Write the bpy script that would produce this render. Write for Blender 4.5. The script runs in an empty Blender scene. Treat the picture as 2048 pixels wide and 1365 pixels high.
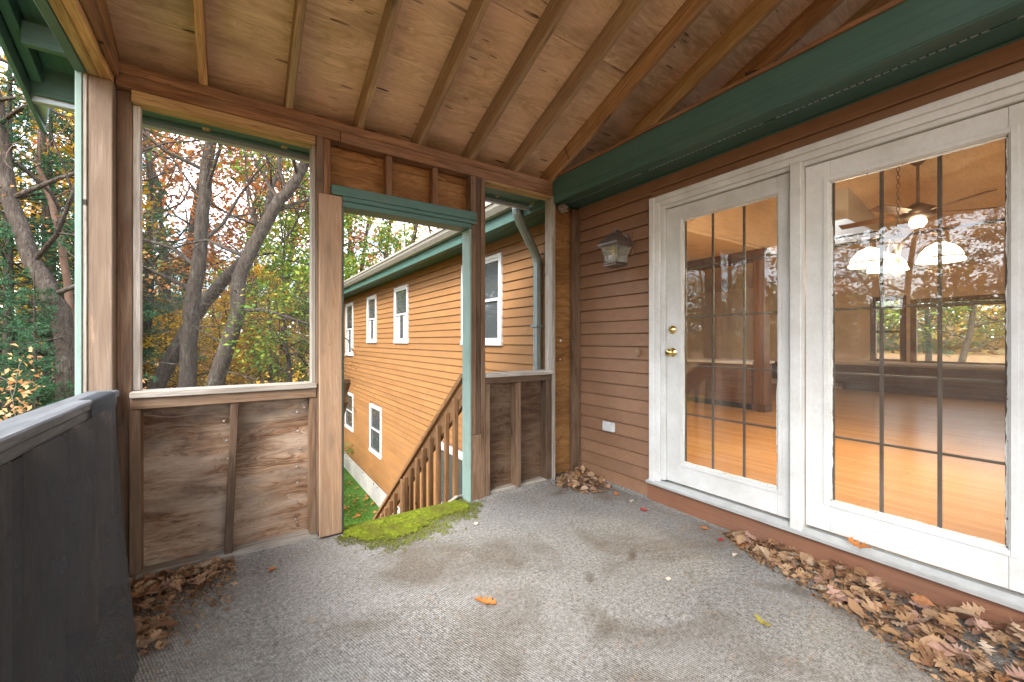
import bpy, math, random
import numpy as np
from mathutils import Vector, Matrix
sc = bpy.context.scene
col = sc.collection
R = math.radians
# ---------------------------------------------------------------- camera, sky, sun, exposure
H = 1.21                      # eye height above the porch floor (floor = z 0)
YAW = R(33.9)
cam_d = bpy.data.cameras.new('camera')
cam_d.sensor_width = 36.0
cam_d.lens = 36.0 * 825.0 / 2048.0
cam_d.clip_start = 0.05
cam_d.clip_end = 800
cam = bpy.data.objects.new('camera', cam_d)
cam.location = (0, 0, H)
cam.rotation_euler = (R(90), 0, -YAW)
col.objects.link(cam)
sc.camera = cam

SUN_EL, SUN_AZ = R(40), R(-125)          # azimuth measured from +Y towards +X
world = bpy.data.worlds.new('World')
sc.world = world
world.use_nodes = True
wt = world.node_tree
wt.nodes.clear()
w_out = wt.nodes.new('ShaderNodeOutputWorld')
w_bg = wt.nodes.new('ShaderNodeBackground')
w_sky = wt.nodes.new('ShaderNodeTexSky')
w_sky.sky_type = 'NISHITA'
w_sky.sun_disc = False
w_sky.sun_elevation = SUN_EL
w_sky.sun_rotation = SUN_AZ
w_sky.air_density = 1.0
w_sky.dust_density = 1.5
w_bg.inputs['Strength'].default_value = 0.15
w_tc = wt.nodes.new('ShaderNodeTexCoord')
w_map = wt.nodes.new('ShaderNodeMapping')
w_map.inputs['Scale'].default_value = (1.0, 1.0, 2.4)
w_nz = wt.nodes.new('ShaderNodeTexNoise')
w_nz.inputs['Scale'].default_value = 2.6
w_nz.inputs['Detail'].default_value = 7
w_rmp = wt.nodes.new('ShaderNodeValToRGB')
w_rmp.color_ramp.elements[0].position = 0.40
w_rmp.color_ramp.elements[1].position = 0.60
w_mix = wt.nodes.new('ShaderNodeMixRGB')
w_mix.inputs['Color2'].default_value = (11.0, 11.3, 11.8, 1)     # thin bright cloud cover
for a, b in ((w_tc.outputs['Generated'], w_map.inputs[0]), (w_map.outputs[0], w_nz.inputs['Vector']),
             (w_nz.outputs['Fac'], w_rmp.inputs[0]), (w_rmp.outputs[0], w_mix.inputs['Fac']),
             (w_sky.outputs[0], w_mix.inputs['Color1']), (w_mix.outputs[0], w_bg.inputs['Color']),
             (w_bg.outputs[0], w_out.inputs['Surface'])):
    wt.links.new(a, b)
sun_d = bpy.data.lights.new('sun', 'SUN')
sun_d.energy = 1.5
sun_d.angle = R(25)
sun_d.color = (1.0, 0.95, 0.88)
sun = bpy.data.objects.new('sun', sun_d)
sdir = Vector((math.sin(SUN_AZ) * math.cos(SUN_EL), math.cos(SUN_AZ) * math.cos(SUN_EL), math.sin(SUN_EL)))
sun.rotation_euler = sdir.to_track_quat('Z', 'Y').to_euler()
sun.location = (-20, -12, 30)
col.objects.link(sun)
vs = sc.view_settings
vs.view_transform = 'Standard'
vs.look = 'None'
vs.gamma = 1.0
vs.use_curve_mapping = False
vs.exposure = 2.38
sc.cycles.max_bounces = 7
sc.cycles.diffuse_bounces = 4
sc.cycles.glossy_bounces = 4
sc.cycles.transparent_max_bounces = 16
sc.cycles.caustics_reflective = False
sc.cycles.caustics_refractive = False
sc.cycles.sample_clamp_indirect = 8
sc.cycles.use_denoising = True

# ---------------------------------------------------------------- helpers
rng = np.random.default_rng(7)
random.seed(11)
GROUND = -2.46
W = 2.65                      # plane of the house wall
YE = 2.75                     # inner face of the framed end wall
S = 0.41                      # porch roof slope
fx, fy = math.sin(YAW), math.cos(YAW)
def px(u, v, d):              # a point d metres in front of the camera along picture ray (u, v)
    a = (u - 1024) / 825.0; b = -(v - 683) / 825.0
    return Vector((d * (fx + a * fy), d * (fy - a * fx), H + d * b))
def onfloor(u, v, z=0.0):
    return px(u, v, (H - z) * 825.0 / (v - 683))
def lin(r, g, b):
    f = lambda c: c / 12.92 if c <= 0.04045 else ((c + 0.055) / 1.055) ** 2.4
    return (f(r / 255), f(g / 255), f(b / 255), 1)

def raw(name, V, F, mat=None, smooth=False):
    me = bpy.data.meshes.new(name)
    me.from_pydata([tuple(v) for v in V], [], F)
    if mat: me.materials.append(mat)
    if smooth:
        me.polygons.foreach_set('use_smooth', [True] * len(me.polygons))
    me.update()
    return me
def np_mesh(name, V, F, mat, smooth=False):
    V = np.asarray(V, dtype=np.float32); F = np.asarray(F, dtype=np.int32)
    n, k = F.shape
    me = bpy.data.meshes.new(name)
    me.vertices.add(len(V)); me.vertices.foreach_set('co', V.ravel())
    me.loops.add(n * k); me.loops.foreach_set('vertex_index', F.ravel())
    me.polygons.add(n)
    me.polygons.foreach_set('loop_start', np.arange(0, n * k, k, dtype=np.int32))
    me.polygons.foreach_set('loop_total', np.full(n, k, dtype=np.int32))
    if smooth: me.polygons.foreach_set('use_smooth', np.ones(n, dtype=bool))
    me.materials.append(mat)
    me.update(calc_edges=True)
    return me
PB = {}                       # object name -> its world matrix
def put(name, me, parent=None, mw=None):
    o = bpy.data.objects.new(name, me)
    mw = mw or Matrix.Identity(4)
    if parent is not None:
        o.parent = parent
        o.matrix_local = PB[parent.name].inverted() @ mw
    else:
        o.matrix_world = mw
    col.objects.link(o)
    PB[o.name] = mw.copy()
    return o
def tag(o, label=None, cat=None, group=None, kind=None):
    if label: o['label'] = label
    if cat: o['category'] = cat
    if group: o['group'] = group
    if kind: o['kind'] = kind
    return o
def thing(name, label, cat, loc, group=None):
    o = put(name, None, None, Matrix.Translation(Vector(loc)))
    o.empty_display_size = 0.1
    return tag(o, label, cat, group)
def cbox(a, b, c, ch):
    V = []; F = []
    cs = [(x, y, z) for x in (-1, 1) for y in (-1, 1) for z in (-1, 1)]
    ix = {s: i for i, s in enumerate(cs)}
    for x, y, z in cs:
        V += [(x * a, y * (b - ch), z * (c - ch)), (x * (a - ch), y * b, z * (c - ch)), (x * (a - ch), y * (b - ch), z * c)]
    for s in (-1, 1):
        F.append([3 * ix[(s, y, z)] for y, z in ((-1, -1), (1, -1), (1, 1), (-1, 1))])
        F.append([3 * ix[(x, s, z)] + 1 for x, z in ((-1, -1), (1, -1), (1, 1), (-1, 1))])
        F.append([3 * ix[(x, y, s)] + 2 for x, y in ((-1, -1), (1, -1), (1, 1), (-1, 1))])
    for p in (-1, 1):
        for q in (-1, 1):
            F.append([3 * ix[(p, q, -1)], 3 * ix[(p, q, 1)], 3 * ix[(p, q, 1)] + 1, 3 * ix[(p, q, -1)] + 1])
            F.append([3 * ix[(p, -1, q)], 3 * ix[(p, 1, q)], 3 * ix[(p, 1, q)] + 2, 3 * ix[(p, -1, q)] + 2])
            F.append([3 * ix[(-1, p, q)] + 1, 3 * ix[(1, p, q)] + 1, 3 * ix[(1, p, q)] + 2, 3 * ix[(-1, p, q)] + 2])
    for s in cs: F.append([3 * ix[s], 3 * ix[s] + 1, 3 * ix[s] + 2])
    for f in F:
        p = [Vector(V[i]) for i in f]
        if (p[1] - p[0]).cross(p[2] - p[0]).dot(sum(p, Vector())) < 0: f.reverse()
    return V, F
_bc = {}
def board(name, p0, p1, w, t, side, mat, parent=None, ch=0.003):
    p0 = Vector(p0); p1 = Vector(p1)
    L = (p1 - p0).length
    ch = min(ch, t * .3, w * .3)
    key = (round(L, 4), round(w, 4), round(t, 4), round(ch, 4), mat.name)
    if key not in _bc: _bc[key] = raw(name, *cbox(L / 2, w / 2, t / 2, ch), mat)
    X = (p1 - p0).normalized(); Y = Vector(side); Y = (Y - X * Y.dot(X)).normalized(); Z = X.cross(Y)
    m = Matrix((X, Y, Z)).transposed().to_4x4(); m.translation = (p0 + p1) / 2
    return put(name, _bc[key], parent, m)
def bx(name, x, y, z, mat, parent=None, ch=0.003, axis=None):
    lo = Vector((min(x), min(y), min(z))); hi = Vector((max(x), max(y), max(z))); c = (lo + hi) / 2; d = hi - lo
    k = 'xyz'.index(axis) if axis else max(range(3), key=lambda i: d[i])
    p0 = c.copy(); p1 = c.copy(); p0[k] = lo[k]; p1[k] = hi[k]
    o = [i for i in range(3) if i != k]
    s = max(o, key=lambda i: d[i]); t = [i for i in o if i != s][0]
    sd = Vector((0, 0, 0)); sd[s] = 1
    return board(name, p0, p1, d[s], d[t], sd, mat, parent, ch)
class MB:                     # collects geometry for ONE mesh
    def __init__(s): s.V = []; s.F = []
    def add(s, V, F):
        n = len(s.V); s.V += [tuple(v) for v in V]; s.F += [[i + n for i in f] for f in F]
    def box(s, x, y, z, ch=0.0):
        lo = [min(x), min(y), min(z)]; hi = [max(x), max(y), max(z)]
        c = [(a + b) / 2 for a, b in zip(lo, hi)]; h = [(b - a) / 2 for a, b in zip(lo, hi)]
        if ch > 0:
            V, F = cbox(h[0], h[1], h[2], min(ch, min(h) * .6))
        else:
            V = [(i * h[0], j * h[1], k * h[2]) for i in (-1, 1) for j in (-1, 1) for k in (-1, 1)]
            F = [[0, 1, 3, 2], [4, 6, 7, 5], [0, 4, 5, 1], [2, 3, 7, 6], [0, 2, 6, 4], [1, 5, 7, 3]]
        s.add([(v[0] + c[0], v[1] + c[1], v[2] + c[2]) for v in V], F)
    def tube(s, P, r, n=8, cap=True):
        P = [Vector(p) for p in P]; r = r if hasattr(r, '__len__') else [r] * len(P)
        base = len(s.V); up = Vector((0, 0, 1))
        for i, p in enumerate(P):
            t = (P[min(i + 1, len(P) - 1)] - P[max(i - 1, 0)]).normalized()
            if i == 0:
                a = t.cross(up if abs(t.z) < .9 else Vector((1, 0, 0))).normalized()
            else:
                a = (a - t * a.dot(t)).normalized()
            b = t.cross(a)
            for k in range(n):
                q = 2 * math.pi * k / n
                s.V.append(tuple(p + (a * math.cos(q) + b * math.sin(q)) * r[i]))
        for i in range(len(P) - 1):
            for k in range(n):
                s.F.append([base + i * n + k, base + i * n + (k + 1) % n, base + (i + 1) * n + (k + 1) % n, base + (i + 1) * n + k])
        if cap:
            s.F.append([base + k for k in range(n)][::-1]); s.F.append([base + (len(P) - 1) * n + k for k in range(n)])
    def lathe(s, prof, c, n=16, axis='z', sq=False):
        base = len(s.V)
        for r, h in prof:
            for k in range(n):
                q = 2 * math.pi * (k + (.5 if sq else 0)) / n
                a, b = r * math.cos(q), r * math.sin(q)
                v = (a, b, h) if axis == 'z' else ((h, a, b) if axis == 'x' else (a, h, b))
                s.V.append((v[0] + c[0], v[1] + c[1], v[2] + c[2]))
        for i in range(len(prof) - 1):
            for k in range(n):
                s.F.append([base + i * n + k, base + i * n + (k + 1) % n, base + (i + 1) * n + (k + 1) % n, base + (i + 1) * n + k])
    def prism(s, poly, axis, a, b):          # poly in the two other axes, extruded from a to b
        n = len(poly); base = len(s.V)
        for h in (a, b):
            for p, q in poly:
                s.V.append({'x': (h, p, q), 'y': (p, h, q), 'z': (p, q, h)}[axis])
        s.F.append([base + i for i in range(n)][::-1]); s.F.append([base + n + i for i in range(n)])
        for i in range(n):
            j = (i + 1) % n
            s.F.append([base + i, base + j, base + n + j, base + n + i])
    def build(s, name, mat, parent=None, smooth=False, fix=True):
        me = raw(name, s.V, s.F, mat, smooth)
        if fix:
            import bmesh
            bm = bmesh.new(); bm.from_mesh(me); bmesh.ops.recalc_face_normals(bm, faces=bm.faces); bm.to_mesh(me); bm.free()
        return put(name, me, parent)

# ---------------------------------------------------------------- materials
class NT:
    def __init__(s, name):
        s.m = bpy.data.materials.new(name); s.m.use_nodes = True
        s.t = s.m.node_tree; s.t.nodes.clear()
        s.out = s.t.nodes.new('ShaderNodeOutputMaterial')
    def n(s, typ, _a=None, **kw):
        nd = s.t.nodes.new('ShaderNode' + typ)
        for k, v in (_a or {}).items(): setattr(nd, k, v)
        for k, v in kw.items():
            i = nd.inputs[int(k[1:])] if k[0] == 'i' and k[1:].isdigit() else nd.inputs[k.replace('_', ' ')]
            if isinstance(v, bpy.types.NodeSocket): s.t.links.new(v, i)
            else: i.default_value = v
        return nd
    def ramp(s, fac, stops, interp='LINEAR'):
        nd = s.t.nodes.new('ShaderNodeValToRGB'); cr = nd.color_ramp; cr.interpolation = interp
        while len(cr.elements) < len(stops): cr.elements.new(0.5)
        for e, (p, c) in zip(cr.elements, stops):
            e.position = p; e.color = c if hasattr(c, '__len__') else (c, c, c, 1)
        s.t.links.new(fac, nd.inputs[0]); return nd.outputs[0]
    def mix(s, f, a, b, mode='MIX'):
        nd = s.t.nodes.new('ShaderNodeMixRGB'); nd.blend_type = mode
        for i, v in zip(nd.inputs, (f, a, b)):
            if isinstance(v, bpy.types.NodeSocket): s.t.links.new(v, i)
            elif hasattr(v, '__len__') or i.type == 'VALUE': i.default_value = v
            else: i.default_value = (v, v, v, 1)
        return nd.outputs[0]
    def math(s, op, a, b=0.0, clamp=False):
        nd = s.t.nodes.new('ShaderNodeMath'); nd.operation = op; nd.use_clamp = clamp
        for i, v in zip(nd.inputs, (a, b)):
            if isinstance(v, bpy.types.NodeSocket): s.t.links.new(v, i)
            else: i.default_value = v
        return nd.outputs[0]
    def coords(s, scale=(1, 1, 1), rnd=True, loc=(0, 0, 0), rot=(0, 0, 0)):
        tc = s.n('TexCoord').outputs['Object']
        if rnd:
            r = s.n('ObjectInfo').outputs['Random']
            cx = s.n('CombineXYZ', X=s.math('MULTIPLY', r, 31.7), Y=s.math('MULTIPLY', r, 57.3), Z=s.math('MULTIPLY', r, 13.1))
            tc = s.n('VectorMath', {'operation': 'ADD'}, i0=tc, i1=cx.outputs[0]).outputs[0]
        return s.n('Mapping', Vector=tc, Scale=scale, Location=loc, Rotation=rot).outputs[0]
    def noise(s, vec, scale=5, detail=4, rough=.55, dist=0):
        return s.n('TexNoise', Vector=vec, Scale=scale, Detail=detail, Roughness=rough, Distortion=dist).outputs['Fac']
    def bsdf(s, color, rough=.7, spec=.3, metal=0, normal=None, **kw):
        b = s.n('BsdfPrincipled', Roughness=rough, Metallic=metal)
        b.inputs['Specular IOR Level'].default_value = spec
        if isinstance(color, bpy.types.NodeSocket): s.t.links.new(color, b.inputs['Base Color'])
        else: b.inputs['Base Color'].default_value = color
        if normal: s.t.links.new(normal, b.inputs['Normal'])
        for k, v in kw.items(): b.inputs[k.replace('_', ' ')].default_value = v
        return b.outputs[0]
    def bump(s, h, strength=.3, dist=.01):
        return s.n('Bump', Height=h, Strength=strength, Distance=dist).outputs[0]
    def done(s, shader):
        s.t.links.new(shader, s.out.inputs['Surface']); return s.m

def wood(name, dark, mid, light, weather=None, wamt=0.0, knots=1.0, rough=.72, vary=.25):
    t = NT(name)
    c = t.coords((1.3, 16, 16))
    g = t.noise(c, 1.6, 5, .6, 1.2)
    fib = t.noise(t.coords((3, 160, 160)), 1.5, 3, .6)
    base = t.ramp(g, [(.30, dark), (.50, mid), (.68, light)])
    base = t.mix(t.ramp(fib, [(.40, .55), (.56, 0.0)]), base, dark)
    gl_ = t.noise(t.coords((.55, 11, 11)), 1.5, 3, .5, .7)
    ln_ = t.ramp(t.math('FRACT', t.math('MULTIPLY', gl_, 11.0)), [(0, .75), (.16, .15), (.5, 0.0), (.86, .1), (1, .75)])
    base = t.mix(t.math('MULTIPLY', ln_, .7), base, tuple(x * .6 for x in dark[:3]) + (1,))
    # broad board-to-board shift
    r = t.n('ObjectInfo').outputs['Random']
    base = t.mix(1.0, base, t.ramp(r, [(0, 1 - vary), (1, 1 + vary * .4)]), 'MULTIPLY')
    # knots
    kv = t.n('TexVoronoi', {'feature': 'F1'}, Vector=t.coords((2.3, 9, 0)), Scale=1.0)
    sel = t.math('GREATER_THAN', t.n('SeparateColor', i0=kv.outputs['Color']).outputs[0], .55)
    ring = t.ramp(kv.outputs['Distance'], [(.0, 1.0), (.09, .95), (.13, .4), (.30, 0.0)])
    base = t.mix(t.math('MULTIPLY', t.math('MULTIPLY', sel, ring), .9 * knots), base, tuple(x * .35 for x in dark[:3]) + (1,))
    if weather:
        wn = t.noise(t.coords((.9, 4, 4)), 2.2, 6, .65, .6)
        wm = t.ramp(wn, [(.5 - wamt * .35, 0.0), (.5 - wamt * .35 + .22, wamt)])
        base = t.mix(wm, base, weather)
    # nail holes
    hv = t.n('TexVoronoi', {'feature': 'F1'}, Vector=t.coords((5.5, 16, 0)), Scale=1.0)
    hs = t.math('GREATER_THAN', t.n('SeparateColor', i0=hv.outputs['Color']).outputs[2], .80)
    base = t.mix(t.math('MULTIPLY', hs, t.ramp(hv.outputs['Distance'], [(.06, .9), (.10, 0.0)])), base, (.015, .01, .007, 1))
    # dirt streaks along the grain, stains
    st = t.noise(t.coords((.7, 7, 7)), 1.7, 4, .6)
    base = t.mix(t.ramp(st, [(.55, 0.0), (.75, .38)]), base, tuple(x * .4 for x in dark[:3]) + (1,))
    nrm = t.bump(t.mix(.5, g, fib), .35, .004)
    return t.done(t.bsdf(base, rough, .25, 0, nrm))

def plywood(name, dark, mid, light, dash=1.0, cath=1.0, weather=None, wamt=0, soot=0.0, lines=.4):
    t = NT(name)
    c = t.coords((1, 1, 1))
    warp = t.noise(t.coords((.9, 3.5, 3.5)), 2.0, 3, .5)
    cv = t.n('VectorMath', {'operation': 'ADD'}, i0=t.coords((.55, 9, 9)), i1=t.n('CombineXYZ', X=0.0, Y=t.math('MULTIPLY', warp, 5.0 * cath), Z=0.0).outputs[0]).outputs[0]
    g = t.noise(cv, 2.6, 6, .62, .6)
    base = t.ramp(g, [(.28, dark), (.48, mid), (.66, light)])
    fine = t.noise(t.coords((4, 90, 90)), 1.4, 3, .6)
    base = t.mix(t.ramp(fine, [(.4, .4), (.56, 0.0)]), base, dark)
    wv_ = t.n('VectorMath', {'operation': 'ADD'}, i0=t.coords((.5, 5.5, 5.5)), i1=t.n('CombineXYZ', X=0.0, Y=t.math('MULTIPLY', warp, 3.2 * cath), Z=0.0).outputs[0]).outputs[0]
    gl_ = t.noise(wv_, 1.7, 3, .5, .3)
    ln_ = t.ramp(t.math('FRACT', t.math('MULTIPLY', gl_, 13.0)), [(0, .8), (.14, .15), (.5, 0.0), (.88, .1), (1, .8)])
    base = t.mix(t.math('MULTIPLY', ln_, lines), base, tuple(x * .55 for x in dark[:3]) + (1,))
    rr = t.n('ObjectInfo').outputs['Random']
    base = t.mix(1.0, base, t.ramp(rr, [(0, .84), (1, 1.1)]), 'MULTIPLY')
    # split dashes
    if dash > 0:
        v = t.n('TexVoronoi', {'feature': 'F1'}, Vector=t.n('VectorMath', {'operation': 'ADD'}, i0=t.coords((4.2, 30, 0)), i1=t.n('CombineXYZ', X=0.0, Y=t.math('MULTIPLY', warp, 1.6), Z=0.0).outputs[0]).outputs[0], Scale=1.0, Randomness=1.0)
        sc3 = t.n('SeparateColor', i0=v.outputs['Color'])
        sel = t.math('GREATER_THAN', sc3.outputs[0], .38)
        lim = t.math('ADD', t.math('MULTIPLY', t.math('POWER', sc3.outputs[1], 2.0),   .24), .05)
        m = t.math('LESS_THAN', v.outputs['Distance'], lim)
        base = t.mix(t.math('MULTIPLY', t.math('MULTIPLY', m, sel), .85 * dash), base, (.012, .008, .005, 1))
    # round knots with a halo of rings
    kv = t.n('TexVoronoi', {'feature': 'F1'}, Vector=t.coords((2.2, 3.3, 0)), Scale=1.0)
    ks = t.math('GREATER_THAN', t.n('SeparateColor', i0=kv.outputs['Color']).outputs[1], .70)
    kr = t.ramp(kv.outputs['Distance'], [(0, .5), (.03, .8), (.045, .3), (.06, .5), (.085, .12), (.10, .24), (.14, 0)])
    base = t.mix(t.math('MULTIPLY', ks, t.math('MULTIPLY', kr, .8)), base, tuple(x * .3 for x in dark[:3]) + (1,))
    if weather:
        wn = t.noise(t.coords((.8, 2.6, 2.6)), 2.4, 6, .65, .4)
        base = t.mix(t.ramp(wn, [(.42, 0.0), (.62, wamt)]), base, weather)
    st = t.noise(t.coords((1.0, 2.2, 2.2)), 1.5, 5, .6)
    base = t.mix(t.ramp(st, [(.5, 0.0), (.74, .4 + soot)]), base, tuple(x * .42 for x in dark[:3]) + (1,))
    return t.done(t.bsdf(base, .75, .2, 0, t.bump(t.mix(.4, g, fine), .3, .004)))

def paint(name, c, c2=None, rough=.5, scale=6, amt=.5, chips=None, chip_at=.7, spec=.35, grain=.45, dirt=.3):
    t = NT(name)
    v = t.coords((1, 1, 1))
    n1 = t.noise(v, scale, 6, .65)
    c2 = c2 or tuple(x * .7 for x in c[:3]) + (1,)
    base = t.mix(t.ramp(n1, [(.38, 0.0), (.68, amt)]), c, c2)
    fine = t.noise(v, 60, 3, .6)
    base = t.mix(t.ramp(fine, [(.45, 0.0), (.75, .25)]), base, c2)
    grn_ = t.noise(t.coords((1.4, 34, 34)), 1.6, 5, .65, .5)
    base = t.mix(t.ramp(grn_, [(.34, grain), (.52, 0.0)]), base, tuple(x * .62 for x in c[:3]) + (1,))
    drt = t.noise(t.coords((.8, 1.2, 1.2)), 2.3, 6, .68)
    base = t.mix(t.ramp(drt, [(.52, 0.0), (.74, dirt)]), base, (.14, .115, .085, 1))
    fine = t.mix(.6, fine, grn_)
    rr = t.n('ObjectInfo').outputs['Random']
    base = t.mix(1.0, base, t.ramp(rr, [(0, .92), (1, 1.05)]), 'MULTIPLY')
    if chips:
        cn = t.noise(t.coords((1, 1, 1)), 48, 6, .7)
        base = t.mix(t.ramp(cn, [(chip_at, 0.0), (chip_at + .02, 1.0)]), base, chips)
    return t.done(t.bsdf(base, rough, spec, 0, t.bump(t.mix(.6, n1, fine), .15, .003)))

def plain(name, c, rough=.6, metal=0, spec=.4, var=.15):
    t = NT(name)
    n1 = t.noise(t.coords((1, 1, 1)), 14, 4)
    base = t.mix(t.ramp(n1, [(.3, 0.0), (.7, 1.0)]), c, tuple(min(1, x * (1 - var)) for x in c[:3]) + (1,))
    return t.done(t.bsdf(base, rough, spec, metal))

def glass(name, f0=.08, tint=(.95, .97, .96, 1), film=.03, grime=True):
    t = NT(name)
    lw = t.n('LayerWeight', Blend=.5).outputs['Facing']
    fr = t.math('ADD', t.math('MULTIPLY', t.math('POWER', lw, 4.0), .8), f0, True)
    tr = t.n('BsdfTransparent', Color=tint).outputs[0]
    gl = t.n('BsdfGlossy', Roughness=.004, Color=(1, 1, 1, 1)).outputs[0]
    sh = t.n('MixShader', Fac=fr, i1=tr, i2=gl).outputs[0]
    if film:
        g = t.noise(t.coords((1, 1, .25), rnd=False), 5, 7, .7)
        sp = t.noise(t.coords((1, 1, 1), rnd=False), 130, 2, .5)
        f = t.math('ADD', t.math('MULTIPLY', t.ramp(g, [(.35, .15), (.75, 1.0)]), film), t.ramp(sp, [(.70, 0.0), (.74, .25 if grime else 0.0)]))
        df = t.n('BsdfDiffuse', Color=(.75, .72, .66, 1)).outputs[0]
        sh = t.n('MixShader', Fac=f, i1=sh, i2=df).outputs[0]
    return t.done(sh)

def leafmat(name, cols, rough=.6, trans=.35):
    t = NT(name)
    r = t.n('NewGeometry').outputs['Random Per Island']
    n = len(cols)
    base = t.ramp(r, [((i + .5) / n, c) for i, c in enumerate(cols)])
    big = t.noise(t.n('TexCoord').outputs['Object'], 1.3, 2)
    base = t.mix(1.0, base, t.ramp(big, [(.3, .62), (.7, 1.2)]), 'MULTIPLY')
    d = t.bsdf(base, rough, .25)
    tl = t.n('BsdfTranslucent', Color=base).outputs[0]
    return t.done(t.n('MixShader', Fac=trans, i1=d, i2=tl).outputs[0])

M = {}
M['rafter'] = wood('rafter_wood', (.28, .135, .052, 1), (.54, .30, .13, 1), (.68, .43, .215, 1), (.26, .20, .14, 1), .3)
M['rafter_old'] = wood('rafter_wood_grey', (.22, .135, .066, 1), (.44, .29, .155, 1), (.58, .41, .24, 1), (.22, .17, .115, 1), .5)
M['plate'] = wood('plate_wood', (.12, .052, .022, 1), (.26, .125, .055, 1), (.37, .20, .095, 1), (.18, .13, .09, 1), .35)
M['yellow'] = wood('fresh_pine', (.26, .15, .06, 1), (.44, .29, .13, 1), (.55, .39, .20, 1), None, 0, .8)
M['post'] = wood('bleached_pine', (.20, .125, .08, 1), (.37, .265, .185, 1), (.50, .38, .285, 1), (.13, .098, .075, 1), .7, 1.0)
M['casing'] = wood('casing_pine', (.22, .12, .065, 1), (.34, .205, .12, 1), (.42, .275, .175, 1), (.24, .17, .115, 1), .55, .6, vary=.1)
M['stud'] = wood('stud_wood', (.075, .038, .019, 1), (.165, .090, .048, 1), (.26, .155, .09, 1), (.20, .145, .10, 1), .45)
M['stud_dark'] = wood('stud_wood_dark', (.042, .022, .012, 1), (.095, .052, .029, 1), (.155, .093, .054, 1), (.15, .11, .08, 1), .35)
M['sill'] = wood('silvered_wood', (.22, .185, .15, 1), (.40, .365, .32, 1), (.56, .53, .49, 1), (.30, .26, .21, 1), .4, .5)
M['grey'] = wood('grey_rail_wood', (.075, .08, .088, 1), (.15, .158, .17, 1), (.24, .25, .265, 1), (.12, .125, .13, 1), .5, .4)
M['ply_ceiling'] = plywood('roof_plywood', (.42, .265, .15, 1), (.68, .49, .31, 1), (.78, .59, .40, 1), 1.0, .9, (.66, .44, .33, 1), .5, .3, .34)
M['ply_header'] = plywood('header_plywood', (.16, .068, .022, 1), (.29, .14, .048, 1), (.40, .21, .08, 1), .25, 1.2, None, 0, .1, .45)
M['ply_wall'] = plywood('weathered_plywood', (.075, .033, .015, 1), (.24, .135, .075, 1), (.40, .275, .18, 1), .25, 1.3, (.38, .31, .24, 1), .65, .3, .8)
M['ply_dark'] = plywood('dark_plywood', (.045, .022, .011, 1), (.11, .06, .033, 1), (.18, .108, .064, 1), .2, 1.0, (.18, .13, .09, 1), .35, .2, .7)
M['green'] = paint('green_paint', (.052, .120, .096, 1), (.066, .138, .114, 1), .5, 5, .6, (.5, .5, .42, 1), .715)
M['green_daylit'] = paint('daylit_green_paint', (.235, .335, .30, 1), (.18, .265, .235, 1), .6, 6, .5, (.6, .6, .52, 1), .70)  # same green paint, with strong daylight put into a lighter colour
M['white'] = paint('white_door_paint', (.68, .69, .685, 1), (.47, .46, .41, 1), .45, 3.0, .6, (.2, .17, .13, 1), .735, grain=.10, dirt=.20)
M['white_trim'] = paint('white_window_paint', (.62, .62, .62, 1), (.52, .52, .50, 1), .45, 4, .4, grain=.05, dirt=.1)
M['siding_in'] = paint('brown_stained_siding', (.275, .150, .086, 1), (.215, .114, .066, 1), .62, 5, .7, (.42, .27, .18, 1), .725)
M['siding_out'] = paint('faded_orange_siding', (.29, .142, .048, 1), (.22, .102, .036, 1), .7, 1.3, .7, (.17, .075, .035, 1), .72)
M['skirt'] = paint('red_brown_skirt', (.23, .105, .06, 1), (.175, .08, .046, 1), .6, 5, .6, (.42, .27, .18, 1), .74)
M['alu'] = plain('aluminium_sill', (.62, .64, .63, 1), .38, .55)
M['gutter'] = plain('cream_gutter', (.36, .34, .30, 1), .35, .1)
M['galv'] = plain('grey_metal', (.42, .47, .50, 1), .4, .5)
M['downspout'] = plain('painted_downspout', (.25, .30, .29, 1), .4, .2)
M['concrete'] = paint('foundation_concrete', (.50, .49, .46, 1), (.38, .36, .32, 1), .85, 3, .6)
M['brass'] = plain('polished_brass', (.80, .58, .22, 1), .14, 1.0, .5, .05)
M['bronze'] = plain('bronze_lantern', (.20, .165, .15, 1), .38, .6, .5, .3)
M['muntin'] = plain('brown_grille', (.085, .05, .032, 1), .5)
M['dark'] = plain('dark_gap', (.02, .016, .013, 1), .9)
M['shingle'] = paint('dark_shingles', (.045, .04, .036, 1), (.03, .026, .022, 1), .9, 30, .7)
M['rail'] = wood('stained_rail', (.15, .072, .03, 1), (.28, .15, .07, 1), (.36, .205, .10, 1), None, 0, .4)
M['glass_door'] = glass('door_glass', .046, film=.06)
M['glass_lantern'] = glass('lantern_glass', .12, (.86, .92, .90, 1), .25, False)
M['glass_plain'] = glass('window_glass', .06, film=0)
t = NT('dark_window_glass'); M['glass_dark'] = t.done(t.bsdf((.06, .068, .072, 1), .03, .9))
t = NT('curtain_cloth'); M['curtain'] = t.done(t.bsdf((.45, .46, .46, 1), .9, .1))
# insect screens
def screen(name, cover, c):
    t = NT(name)
    n1 = t.noise(t.coords((1, 1, 1), rnd=False), 3, 5, .6)
    f = t.math('MULTIPLY', t.ramp(n1, [(.3, .8), (.7, 1.12)]), cover, True)
    tr = t.n('BsdfTransparent').outputs[0]; d = t.bsdf(c, .8, .2)
    return t.done(t.n('MixShader', Fac=f, i1=tr, i2=d).outputs[0])
M['screen'] = screen('window_screen', .05, (.16, .17, .17, 1))
M['screen_black'] = screen('black_screen_cloth', .80, (.046, .052, .062, 1))
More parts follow.
